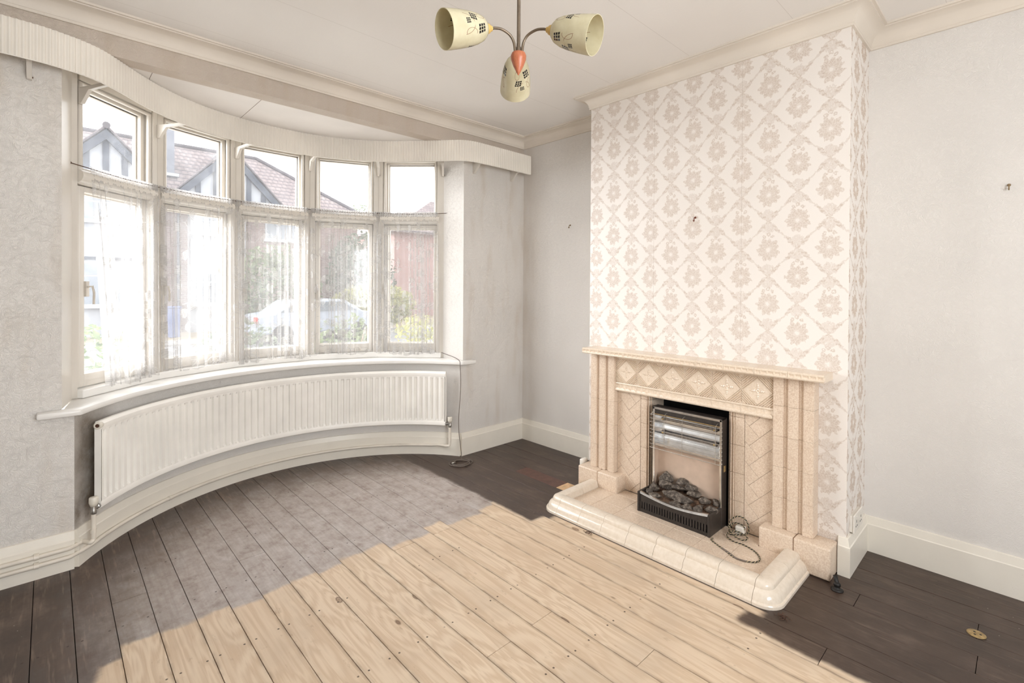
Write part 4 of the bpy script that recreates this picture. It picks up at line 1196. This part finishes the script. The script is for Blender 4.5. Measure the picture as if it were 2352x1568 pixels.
# imitation fuel bed: ember tray and coals
mb = MB(); NX, NY = 10, 22; rg = random.Random(5)
for i in range(NX+1):
    for j in range(NY+1):
        x = BX0+.022+(CX1-.010-BX0-.022)*i/NX; y = fy0+(fy1-fy0)*j/NY
        z = BZ1-.035+.045*(i/NX)+.010*sin(j*1.7)*sin(i*1.3)+rg.uniform(-.004, .004); mb.v.append((x, y, z))
for i in range(NX):
    for j in range(NY): mb.f.append((i*(NY+1)+j, i*(NY+1)+j+1, (i+1)*(NY+1)+j+1, (i+1)*(NY+1)+j))
epart(mb, 'ember_bed', 'ember_bed', 0, 1, 60)
def lump(c, rx, ry, rz, seed, rot=0.0):
    rg = random.Random(seed); bm = bmesh.new(); bmesh.ops.create_icosphere(bm, subdivisions=3, radius=1.0)
    dirs = [Vector((rg.gauss(0, 1), rg.gauss(0, 1), rg.gauss(0, 1))).normalized() for _ in range(14)]; ds = [rg.uniform(.50, .82) for _ in dirs]
    for v in bm.verts:
        p = v.co.copy()
        for d, t in zip(dirs, ds):
            e = p.dot(d)
            if e > t: p -= d*(e-t)*.97
        p *= 1+.06*sin(p.x*9+seed)*sin(p.y*11+seed*2)+.035*sin(p.z*23+p.x*17)+rg.uniform(-.02, .02)
        q = Vector((p.x*rx, p.y*ry, p.z*rz)); cr, sr = cos(rot), sin(rot); v.co = Vector((q.x*cr-q.y*sr, q.x*sr+q.y*cr, q.z))+Vector(c)
    me = bpy.data.meshes.new('coal'); bm.to_mesh(me); bm.free()
    mb = MB(); mb.v = [tuple(v.co) for v in me.vertices]; mb.f = [tuple(p.vertices) for p in me.polygons]; bpy.data.meshes.remove(me)
    return mb
coals = [(-.425, -1.640, .222, .026, .040, .030, .2), (-.460, -1.655, .190, .028, .052, .024, 0), (-.425, -1.745, .226, .024, .036, .022, .1), (-.430, -1.805, .205, .026, .042, .024, -.2), (-.455, -1.830, .190, .024, .040, .020, .3),
         (-.505, -1.745, .168, .030, .078, .026, .06), (-.455, -1.725, .195, .020, .046, .018, .2), (-.470, -1.905, .178, .022, .030, .020, 0), (-.505, -1.950, .152, .024, .034, .024, .2), (-.520, -1.885, .146, .026, .030, .020, .5),
         (-.535, -1.830, .140, .020, .034, .016, 0), (-.540, -1.640, .146, .022, .034, .018, .3), (-.490, -1.602, .170, .024, .026, .026, 0), (-.530, -1.590, .150, .020, .020, .020, 0), (-.545, -1.765, .136, .018, .046, .014, 0), (-.440, -1.945, .176, .020, .022, .016, 0)]
for i, (x, y, z, a, b, c_, rt) in enumerate(coals): epart(lump((x, y, z+.003), a*1.25, b*1.28, c_*1.25, 31+i, rt), 'coal', 'coal_lump', 0, 1, 25)
epart(MB().box(CX1-.035, CX1-.014, CY1-.003, CY1+.001, .352, .385), 'side_clip', 'brass', .001)

# ================================================================== FLEX ON THE HEARTH
fx_ = empty('braided_power_flex', (-.58, -2.10, .05)); tag(fx_, 'black braided power flex with frayed white patch coiled beside the electric fire', 'power cable')
def flex(pts, r_, name, mat, par, seg=8, uvl=60):
    P = catmull(pts, 6); mb = MB().tube(P, r_, seg, True); L = 0.0; acc = [0.0]
    for a, b in zip(P, P[1:]): L += (b-a).length; acc.append(L)
    fi = 0
    for i in range(len(P)-1):
        for k in range(seg):
            u0_, u1_ = acc[i]*uvl, acc[i+1]*uvl; mb.uv[fi] = [(u0_, k/seg), (u0_, (k+1)/seg), (u1_, (k+1)/seg), (u1_, k/seg)]; fi += 1
    o = child_shift(mb, par).build(name, mat, par, 0, 1, False, False); autosmooth(o, 60); return o
zf = .0535
flex([(-.585, -1.995, zf), (-.605, -1.998, zf), (-.622, -2.020, zf), (-.655, -2.085, zf), (-.688, -2.150, zf), (-.682, -2.195, zf), (-.655, -2.232, zf), (-.610, -2.236, zf), (-.560, -2.195, zf), (-.535, -2.130, zf),
      (-.538, -2.080, zf), (-.520, -2.040, .062), (-.480, -2.050, .075), (-.455, -2.085, .070), (-.470, -2.125, .062), (-.505, -2.115, .060), (-.510, -2.070, .070), (-.475, -2.030, .090), (-.440, -2.030, .115), (-.420, -2.055, .135),
      (-.415, -2.090, .130), (-.420, -2.110, .100), (-.430, -2.110, .068), (-.450, -2.080, .056), (-.480, -2.040, .056), (-.455, -2.030, .085), (-.430, -2.045, .100), (-.428, -2.085, .100), (-.440, -2.100, .085)], .0034, 'flex', 'braided_flex', fx_)
flex([(-.648, -2.070, zf+.001), (-.672, -2.120, zf+.001), (-.690, -2.158, zf+.001), (-.684, -2.200, zf+.001)], .0040, 'frayed_patch', 'cable_grey', fx_)
plug = MB().box(-.445, -.405, -2.095, -2.050, .051, .092); child_shift(plug, fx_).build('white_plug', 'white_plastic', fx_, .006, 2)

# ================================================================== SMALL FIXTURES
# double socket low on the chimney breast side
so = empty('wall_socket', (-.215, YR, .172)); tag(so, 'white surface-mounted double socket low on the papered chimney breast side', 'socket')
child_shift(MB().box(-.300, -.140, YR-.014, YR+.001, .184, .262), so).build('back_box', 'white_plastic', so, .004, 2)
child_shift(MB().box(-.303, -.137, YR-.021, YR-.013, .181, .267), so).build('face_plate', 'white_plastic', so, .003, 2)
for cx in (-.262, -.178):
    for dx, dz, wx, wz in ((0, .020, .003, .006), (-.011, -.002, .005, .003), (.011, -.002, .005, .003)):
        child_shift(MB().box(cx+dx-wx, cx+dx+wx, YR-.0216, YR-.0205, .211+dz-wz, .211+dz+wz), so).build('pin_slot', 'heater_black', so)
    child_shift(MB().box(cx-.006, cx+.006, YR-.0240, YR-.0205, .243, .255), so).build('rocker_switch', 'white_plastic', so, .001)
# hooks
def hook(name, loc, nrm, mat, label):
    o = empty(name, loc); n_ = Vector(nrm); side = Vector((0, 0, 1)).cross(n_); P = Vector(loc)
    pts = [P, P+n_*.010, P+n_*.016+Vector((0, 0, -.008)), P+n_*.014+Vector((0, 0, -.018)), P+n_*.020+Vector((0, 0, -.023)), P+n_*.026+Vector((0, 0, -.016))]
    child_shift(MB().tube(catmull(pts, 4), .0026, 7), o).build('hook_wire', mat, o, 0, 1, True)
    child_shift(MB().lathe([(0, 0), (.0065, 0), (.0055, .003), (0, .0035)], P, n_, 10), o).build('hook_plate', mat, o)
    return tag(o, label, 'hook')
hook('picture_hook', (-DCH, -1.775, 1.752), (-1, 0, 0), 'hook_brown', 'brown picture hook in the patterned wallpaper above the mantel shelf')
hook('picture_hook', (0, -.541, 1.850), (-1, 0, 0), 'hook_brass', 'dull brass picture hook on the plain wall between corner and chimney breast')
hook('picture_hook', (0, -3.042, 1.806), (-1, 0, 0), 'hook_brass', 'dull brass picture hook on the plain wall beyond the papered chimney side')
# capped gas stub on the floor
gs = empty('gas_tap_stub', (-.520, -2.520, 0)); tag(gs, 'black iron gas tap stub standing on floorboards beside the hearth plinth', 'gas tap')
child_shift(MB().lathe([(0, 0), (.024, 0), (.025, .004), (.018, .008), (.012, .010), (.011, .020), (.014, .022), (.014, .030), (.010, .034), (0, .035)], (-.520, -2.530, 0), (0, 0, 1), 16), gs).build('flange', 'dark_iron', gs, 0, 1, True)
child_shift(MB().tube([(-.520, -2.530, .026), (-.505, -2.522, .040), (-.497, -2.517, .052)], .009, 10), gs).build('spigot', 'dark_iron', gs, 0, 1, True)
# brass floor disc
bd = empty('floor_outlet_disc', (-.447, -2.978, 0)); tag(bd, 'round dull brass cover disc set in the dark floorboards', 'cover plate')
child_shift(MB().lathe([(0, .0005), (.029, .0005), (.029, .002), (.026, .003), (0, .003)], (-.447, -2.978, 0), (0, 0, 1), 28), bd).build('disc', 'brass_dull', bd, 0, 1, True)
for dx, dy in ((-.010, .004), (.008, .006), (.002, -.012)):
    child_shift(MB().lathe([(0, .003), (.004, .003), (.004, .0036), (0, .0036)], (-.447+dx, -2.978+dy, 0), (0, 0, 1), 8), bd).build('rivet', 'dark_iron', bd)
# loose flex from the sash to the floor, coiled
lc = empty('loose_cable', (-.79, -.06, 0)); tag(lc, 'thin grey cable hanging off the sill into a coil on the floor', 'cable')
pts = [(-.735, .205, .806), (-.742, .14, .800), (-.752, .02, .790), (-.757, -.062, .772), (-.757, -.075, .735), (-.752, -.078, .60), (-.760, -.078, .45), (-.772, -.080, .32), (-.770, -.082, .22), (-.758, -.086, .12), (-.752, -.092, .04), (-.756, -.096, .006)]
rg = random.Random(9)
for i in range(34):
    an = 1.2+i*.62; rx = .088+.012*sin(i*.9)-.0009*i; pts.append((-.800+rx*cos(an)*1.0+.008*sin(i*.3), -.150+rx*.85*sin(an), .0045+.0011*(i/4)))
flex(pts, .0030, 'flex', 'cable_grey', lc, 6, 10)
child_shift(MB().tube([(-.835, -.120, .012), (-.860, -.118, .010)], .0055, 8), lc).build('jack_plug', 'wire_steel', lc, 0, 1, True)
# clumps of brown dust and fibre against the kerb
for (dx_, dy_, sd, lb) in ((-.935, -1.463, 3, 'small brown clump of dust and fibre at the middle of the hearth kerb'), (-.90, -2.425, 4, 'small brown clump of dust and fibre at the rounded hearth corner')):
    rg = random.Random(sd); mb = MB()
    for _ in range(46):
        an = rg.uniform(0, 6.28); r_ = rg.uniform(0, .018); a = Vector((dx_+r_*cos(an), dy_+r_*1.6*sin(an), .0015+rg.uniform(0, .010))); t_ = Vector((rg.gauss(0, 1), rg.gauss(0, 1), rg.gauss(0, .5))).normalized()*rg.uniform(.006, .018)
        b = a+t_; b.z = max(.001, b.z); mb.tube([a, b], rg.uniform(.0004, .0011), 4)
    tag(mb.build('dust_clump', 'rust_brown'), lb, 'dust', 'dust clumps by the hearth')
# white offcut tucked behind the left plinth
wc = tag(MB().prism([(-.42, -.985), (-.36, -.985), (-.36, -1.015), (-.42, -1.015)], lambda u, v, d: (u, v, d), .001, .165).build('plastic_offcut', 'white_plastic', None, .006), 'small white plastic offcut standing behind the end of the fireplace plinth', 'offcut')

# ================================================================== PENDANT
D = 1.40
PX = CAM+D*(FWD+RGT*((1191-1176)/FPX)-UPV*((110-CYPX)/FPX)); px0, py0 = PX.x, PX.y
pdx = empty('pendant_light', (px0, py0, ZT)); tag(pdx, 'three-arm pendant light with patterned cream glass shades and teak drop', 'pendant light')
def ppart(mb, name, mat, par=None, sm=45):
    base = par if par is not None else pdx
    off = Vector(pdx.location) if par is None else Vector(pdx.location)
    mb.v = [tuple(Vector(v)-off) for v in mb.v]; o = mb.build(name, mat, base, 0, 1, False, not mb.uv)
    if sm: autosmooth(o, sm)
    return o
HZ = 2.014
ppart(MB().lathe([(0, 0), (.050, 0), (.050, -.006), (.030, -.030), (.008, -.036), (0, -.036)], (px0, py0, ZT-.0005), (0, 0, 1), 24), 'ceiling_rose', 'bronze_tube')
ppart(MB().tube([(px0, py0, ZT-.03), (px0, py0, HZ-.002)], .0052, 12), 'rod', 'bronze_tube')
ppart(MB().lathe([(.0052, .016), (.0075, .012), (.0075, .0), (.016, -.002), (.020, -.006)], (px0, py0, HZ), (0, 0, 1), 20), 'collar', 'bronze_tube')
ppart(MB().lathe([(0, -.004), (.019, -.004), (.0225, -.012), (.0215, -.022), (.015, -.040), (.007, -.056), (.0015, -.066), (0, -.067)], (px0, py0, HZ), (0, 0, 1), 24), 'teak_drop', 'teak')
fh = Vector((FWD.x, FWD.y, 0)).normalized(); rh = Vector((RGT.x, RGT.y, 0)).normalized()
sprof = [(r_*.93, t_*.86) for r_, t_ in [(.0140, 0), (.024, .004), (.034, .016), (.0415, .036), (.047, .064), (.0505, .096), (.0530, .132), (.0535, .150), (.0520, .150), (.0490, .096), (.0455, .064), (.0400, .036), (.0325, .017), (.0225, .0055), (.0135, .002)]]
for azd, tilt in ((-30, 20), (213, 17), (92, 24)):
    az = radians(azd); d = rh*cos(az)+fh*sin(az); zz = Vector((0, 0, 1)); o_ = Vector((px0, py0, 0))
    dn = d*cos(radians(tilt))-zz*sin(radians(tilt))
    P = [o_+d*.012+zz*(HZ-.002), o_+d*.016+zz*(HZ+.022), o_+d*.030+zz*(HZ+.040), o_+d*.056+zz*(HZ+.048), o_+d*.078+zz*(HZ+.045), o_+d*.090+zz*(HZ+.040)]
    arm = ppart(MB().tube(catmull(P, 6), .0038, 10), 'arm', 'bronze_tube')
    e = P[-1]
    ppart(MB().lathe([(.004, -.002), (.0075, 0), (.0075, .004), (.012, .008), (.0165, .020), (.0155, .024), (0, .024)], e, dn, 16), 'lamp_holder', 'brass_gallery', arm)
    ppart(MB().lathe(sprof, e+dn*.020, dn, 36, uv=7), 'glass_shade', 'shade_glass', arm)

# ================================================================== OUTDOORS
GZ = -.55
tag(MB().box(-40, 60, .95, 7.2, GZ-.1, GZ).build('front_garden_ground', 'gravel'), kind='structure')
tag(MB().box(-40, 60, 7.2, 9.0, GZ-.1, GZ+.06).box(-40, 60, 15.2, 16.6, GZ-.1, GZ+.06).build('pavement', 'pavement'), kind='structure')
tag(MB().box(-40, 60, 9.0, 15.2, GZ-.1, GZ).build('road', 'tarmac'), kind='structure')
tag(MB().box(-40, 60, 16.6, 60, GZ-.1, GZ+.02).build('far_garden_ground', 'garden_soil'), kind='structure')
def quad_uv(mb, V, sc=1.0):
    fi = len(mb.f); mb.add(V, [tuple(range(len(V)))]); o = Vector(V[0]); e1 = (Vector(V[1])-o).normalized(); nrm = e1.cross(Vector(V[2])-o).normalized(); e2 = nrm.cross(e1)
    mb.uv[fi] = [((Vector(v)-o).dot(e1)*sc, (Vector(v)-o).dot(e2)*sc) for v in V]; return mb
def slab(mb, V, th):   # thick UV mapped panel, V front corners, th vector to the back
    quad_uv(mb, V); b = [tuple(Vector(v)+Vector(th)) for v in V]; quad_uv(mb, list(reversed(b)))
    n = len(V)
    for i in range(n): quad_uv(mb, [V[(i+1) % n], V[i], b[i], b[(i+1) % n]])
    return mb
hs = empty('house_pair', (1.2, 20, GZ)); tag(hs, 'pale rendered semi-detached houses with timbered gables and tiled roof across the road', 'building')
def hpt(mb, name, mat, bev=0.0, fix=False):
    return child_shift(mb, hs).build(name, mat, hs, bev, 1, False, fix and not mb.uv)
YF = 20.6
mb = MB(); slab(mb, [(-8, YF, GZ), (8.4, YF, GZ), (8.4, YF, 4.95), (-8, YF, 4.95)], (0, .3, 0)); slab(mb, [(8.4, YF+.3, GZ), (8.4, YF+6, GZ), (8.4, YF+6, 4.95), (8.4, YF+.3, 4.95)], (-.3, 0, 0)); hpt(mb, 'brick_wall', 'house_brick')
# main roof with hipped end
R0, R1 = (-8.4, 20.3, 4.85), (8.8, 20.3, 4.85); T0, T1 = (-5.2, 23.4, 7.66), (4.4, 23.4, 7.66); Bk0, Bk1 = (-8.4, 26.6, 4.85), (8.8, 26.6, 4.85)
mb = MB(); slab(mb, [R0, R1, T1, T0], (0, .0, -.12)); slab(mb, [R1, Bk1, T1], (0, 0, -.12)); slab(mb, [Bk0, R0, T0], (0, 0, -.12)); slab(mb, [Bk1, Bk0, T0, T1], (0, 0, -.12)); hpt(mb, 'main_roof', 'roof_tiles')
for a, b in ((T0, T1), (T1, R1), (T0, R0)): hpt(MB().tube([a, b], .11, 8), 'ridge_tiles', 'roof_tiles')
mb = MB().box(.10, .72, 21.4, 22.3, 5.6, 8.9); mb.box(.06, .76, 21.36, 22.34, 8.6, 8.75); hpt(mb, 'chimney_stack', 'lead_grey'); hpt(MB().box(-.1, .85, 21.2, 21.42, 5.86, 5.98), 'chimney_flashing', 'upvc')
for px_ in (.24, .52): hpt(MB().lathe([(.10, 0), (.12, .05), (.09, .40), (.11, .42), (.08, .42)], (px_, 21.85, 8.9), (0, 0, 1), 12), 'chimney_pot', 'roof_tiles')
def gable(cx, apex, hw, sl, x0, x1):
    yg = 20.0; ez = apex-hw*sl
    mb = MB(); slab(mb, [(cx-hw+.1, yg, ez), (cx+hw-.1, yg, ez), (cx, yg, apex-.12)], (0, .4, 0)); hpt(mb, 'gable_wall', 'render_white')
    mb = MB()
    for s_ in (-1, 1):
        a = Vector((cx, yg-.20, apex)); b = Vector((cx+s_*hw, yg-.20, ez)); dn = Vector((0, 0, -.34)); P = [a, b, b+dn, a+dn*1.1]
        V = [tuple(v) for v in P]; hpt(MB().add(V+[(x, y+.14, z) for x, y, z in V], [(0, 1, 2, 3), (7, 6, 5, 4), (0, 4, 5, 1), (1, 5, 6, 2), (2, 6, 7, 3), (3, 7, 4, 0)]), 'barge_board', 'timber_grey', 0, True)
        m2 = MB(); V = [(cx, yg-.25, apex+.05), (cx+s_*(hw+.05), yg-.25, ez-.0), (cx+s_*(hw+.05), yg+2.6, ez), (cx, yg+2.6, apex+.05)]
        slab(m2, V if s_ > 0 else list(reversed(V)), (0, 0, .10)); hpt(m2, 'gable_roof', 'roof_tiles')
    hpt(MB().tube([(cx, yg-.28, apex+.12), (cx, yg+2.6, apex+.12)], .12, 10), 'ridge_tiles', 'roof_tiles')
    for dx in (-.54, 0, .54) if hw < 2.0 else (-1.15, -.52, .10, .72, 1.3):
        zt_ = apex-abs(dx)*sl-.25
        hpt(MB().box(cx+dx-.09, cx+dx+.09, yg-.07, yg+.01, ez-.02, zt_), 'timber_post', 'timber_grey')
    hpt(MB().box(cx-hw+.05, cx+hw-.05, yg-.08, yg+.01, ez-.14, ez+.03), 'timber_beam', 'timber_grey')
    mb = MB(); slab(mb, [(x0, yg, GZ), (x1, yg, GZ), (x1, yg, ez), (x0, yg, ez)], (0, .62, 0)); hpt(mb, 'bay_wall', 'render_white')
    return yg
def far_window(x0, x1, z0, z1, yg, n, tr):
    wnd = hpt(MB().box(x0, x1, yg-.05, yg+.02, z0, z1), 'window_surround', 'upvc')
    wd = (x1-x0)/n; loc = Vector(hs.location)
    for i in range(n):
        for za, zb_ in ((z0+.07, tr-.03), (tr+.03, z1-.07)):
            mb = MB().box(x0+wd*i+.07, x0+wd*(i+1)-.07, yg-.065, yg-.045, za, zb_); mb.v = [tuple(Vector(v)-loc) for v in mb.v]; mb.build('pane', 'far_glass', wnd)
    hpt(MB().box(x0-.08, x1+.08, yg-.14, yg+.02, z0-.09, z0), 'window_ledge', 'upvc')
gable(-1.575, 6.98, 1.95, 1.06, -3.35, .02)
gable(2.44, 7.03, 2.30, 1.06, 1.04, 3.05)
far_window(-2.35, -.25, 3.66, 4.72, 20.0, 3, 4.35); far_window(-2.45, -.15, .60, 2.20, 20.0, 3, 1.68)
far_window(1.15, 2.90, 3.46, 4.50, 20.0, 4, 4.15); far_window(1.15, 2.90, .6, 1.9, 20.0, 4, 1.5)
far_window(4.0, 5.6, 3.45, 4.55, YF, 3, 4.2)
hpt(MB().box(-3.35, .02, 19.93, 20.02, 2.26, 2.36), 'string_course', 'timber_grey')
hpt(MB().tube([(.72, YF-.08, GZ), (.72, YF-.08, 4.8)], .05, 8), 'downpipe', 'lead_grey')
# second, farther house seen over the trees through the last light
h2 = empty('far_house', (24, 28, GZ)); tag(h2, 'pink rendered house with hipped tiled roof beyond the trees', 'building')
def h2pt(mb, name, mat): return child_shift(mb, h2).build(name, mat, h2, 0, 1, False, False)
mb = MB(); slab(mb, [(12.5, 24, GZ), (21, 24, GZ), (21, 24, 4.95), (12.5, 24, 4.95)], (0, 6, 0)); h2pt(mb, 'wall', 'pink_render')
mb = MB(); slab(mb, [(12.0, 23.5, 4.85), (21.5, 23.5, 4.85), (19.4, 27, 7.6), (17.2, 27, 7.6)], (0, 0, -.12)); slab(mb, [(12.0, 30.5, 4.85), (12.0, 23.5, 4.85), (17.2, 27, 7.6)], (0, 0, -.12)); h2pt(mb, 'roof', 'roof_tiles')
w_ = h2pt(MB().box(16.2, 17.8, 23.9, 24.02, 2.6, 3.9), 'window', 'upvc')
mb = MB().box(16.3, 17.7, 23.87, 23.9, 2.7, 3.8); h2pt(mb, 'pane', 'far_glass')
# shrubs: leaf clumps on stems
leaf_cache = {}
def shrub(name, c, rx, ry, rz, n, ls, mat, label, cat='shrub', group=None, stem=True, seed=0):
    rg = random.Random(seed*13+5); o = empty(name, (c[0], c[1], GZ)); tag(o, label, cat, group); cc = Vector(c); mb = MB()
    for _ in range(n):
        while True:
            p = Vector((rg.uniform(-1, 1), rg.uniform(-1, 1), rg.uniform(-1, 1)))
            if .25 < p.length < 1: break
        q = cc+Vector((p.x*rx, p.y*ry, p.z*rz)); a = Vector((rg.gauss(0, 1), rg.gauss(0, 1), rg.gauss(0, .7))).normalized(); b = a.cross(Vector((rg.gauss(0, 1), rg.gauss(0, 1), rg.gauss(0, 1)))).normalized()
        s_ = ls*rg.uniform(.6, 1.3); mb.add([q-a*s_, q+b*s_*.45, q+a*s_, q-b*s_*.45], [(0, 1, 2, 3)])
    child_shift(mb, o).build('foliage', mat, o, 0, 1, False, False)
    if stem:
        mb = MB()
        for i in range(7):
            an = rg.uniform(0, 6.28); tip = cc+Vector((cos(an)*rx*.8, sin(an)*ry*.8, rz*rg.uniform(.1, .8))); b = Vector((c[0]+rg.uniform(-.08, .08), c[1]+rg.uniform(-.08, .08), GZ))
            mb.tube([b, b.lerp(tip, .5)+Vector((rg.uniform(-.1, .1), rg.uniform(-.1, .1), .1)), tip], [.022, .014, .005], 5)
        child_shift(mb, o).build('stem', 'twig', o)
    return o
shrub('garden_shrub', (-2.75, 3.0, .30), .62, .55, .70, 900, .05, 'leaf_green', 'twiggy green shrub close outside the light beside the wide jamb', seed=1)
shrub('garden_shrub', (-1.42, 3.3, .22), .62, .55, .72, 1100, .05, 'leaf_dark', 'dark leafy shrub outside the light that shows the roof chimney', seed=2)
shrub('garden_shrub', (-.10, 3.3, .25), .62, .55, .72, 1100, .05, 'leaf_green', 'mid green shrub outside the middle light of the bay', seed=3)
shrub('garden_shrub', (1.22, 3.5, .22), .62, .55, .70, 1100, .05, 'leaf_yellow', 'yellow-leaved shrub outside the light next to the middle one', seed=4)
shrub('garden_shrub', (2.55, 3.2, .2), .62, .55, .70, 1100, .05, 'leaf_green', 'broad green shrub outside the light beside the textured reveal', seed=5)
shrub('street_hedge', (3.0, 16.0, 1.2), 1.7, .7, 1.7, 2600, .11, 'leaf_green', 'tall green hedge in front of the brick part of the far houses', 'hedge', seed=6)
shrub('street_hedge', (7.0, 16.0, .55), 2.0, .7, .95, 2600, .12, 'leaf_yellow', 'yellow-green hedge standing right of the far house pair', 'hedge', seed=7)
shrub('street_tree', (7.9, 19.0, 1.8), 1.7, 1.2, 2.2, 3000, .13, 'leaf_dark', 'dark leafy tree behind the yellow-green hedge', 'tree', seed=8)
shrub('street_tree', (15.6, 34.0, 5.0), 3.0, 1.6, 3.0, 3200, .14, 'leaf_green', 'feathery pale green tree top rising behind the pink house', 'tree', seed=9)
# parked car
car = empty('parked_car', (4.0, 14.2, GZ)); tag(car, 'silver-grey estate car parked on the road outside', 'car')
def cpart(mb, name, mat, bev=0.0): return child_shift(mb, car).build(name, mat, car, bev, 2, False, True)
side = [(.5, .35), (.45, .75), (.55, .95), (1.0, 1.02), (1.55, 1.42), (3.3, 1.45), (4.0, 1.05), (4.55, .95), (4.7, .6), (4.65, .35)]
cpart(MB().prism(side, lambda u, v, d: (u+1.15, d, GZ+v), 13.4, 15.0), 'body', 'car_silver', .06)
glz = [(1.15, 1.04), (1.62, 1.36), (3.2, 1.38), (3.75, 1.06)]
for y in (13.385, 15.015): cpart(MB().prism(glz, lambda u, v, d: (u+1.15, d, GZ+v), y-.012, y+.012), 'side_glass', 'car_glass')
for x in (2.40, 5.0):
    for y in (13.42, 14.98): cpart(MB().lathe([(0, -.09), (.31, -.09), (.33, -.05), (.33, .05), (.31, .09), (0, .09)], (x, y, GZ+.33), (0, 1, 0), 20), 'wheel', 'tyre')
for y in (13.5, 14.9): cpart(MB().box(1.58, 1.65, y-.1, y+.1, GZ+.72, GZ+.92), 'tail_lamp', 'car_lamp_red', .01)
wbn = empty('recycling_bin', (.20, 18.2, GZ)); tag(wbn, 'small blue recycling bin standing in front of the far brick wall', 'bin')
child_shift(MB().prism([(.06, 0), (.36, 0), (.40, 1.05), (.02, 1.05)], lambda u, v, d: (u, d, GZ+.03+v), 18.0, 18.4), wbn).build('body', 'wheelie_blue', wbn)
child_shift(MB().box(.0, .42, 17.97, 18.43, GZ+1.08, GZ+1.14), wbn).build('lid', 'wheelie_blue', wbn, .02)
for i, zz in enumerate((6.2, 6.6)):
    c_ = empty('overhead_wire', (0, 11, zz)); tag(c_, ('lower', 'upper')[i]+' of two thin telephone wires crossing the sky outside', 'wire', 'overhead wires outside')
    pts = [(-12+4*j, 11+i*1.2, zz+.9-.004*(j-2)**2*4+.12*j) for j in range(9)]; child_shift(MB().tube(pts, .006, 5), c_).build('strand', 'lead_grey', c_)
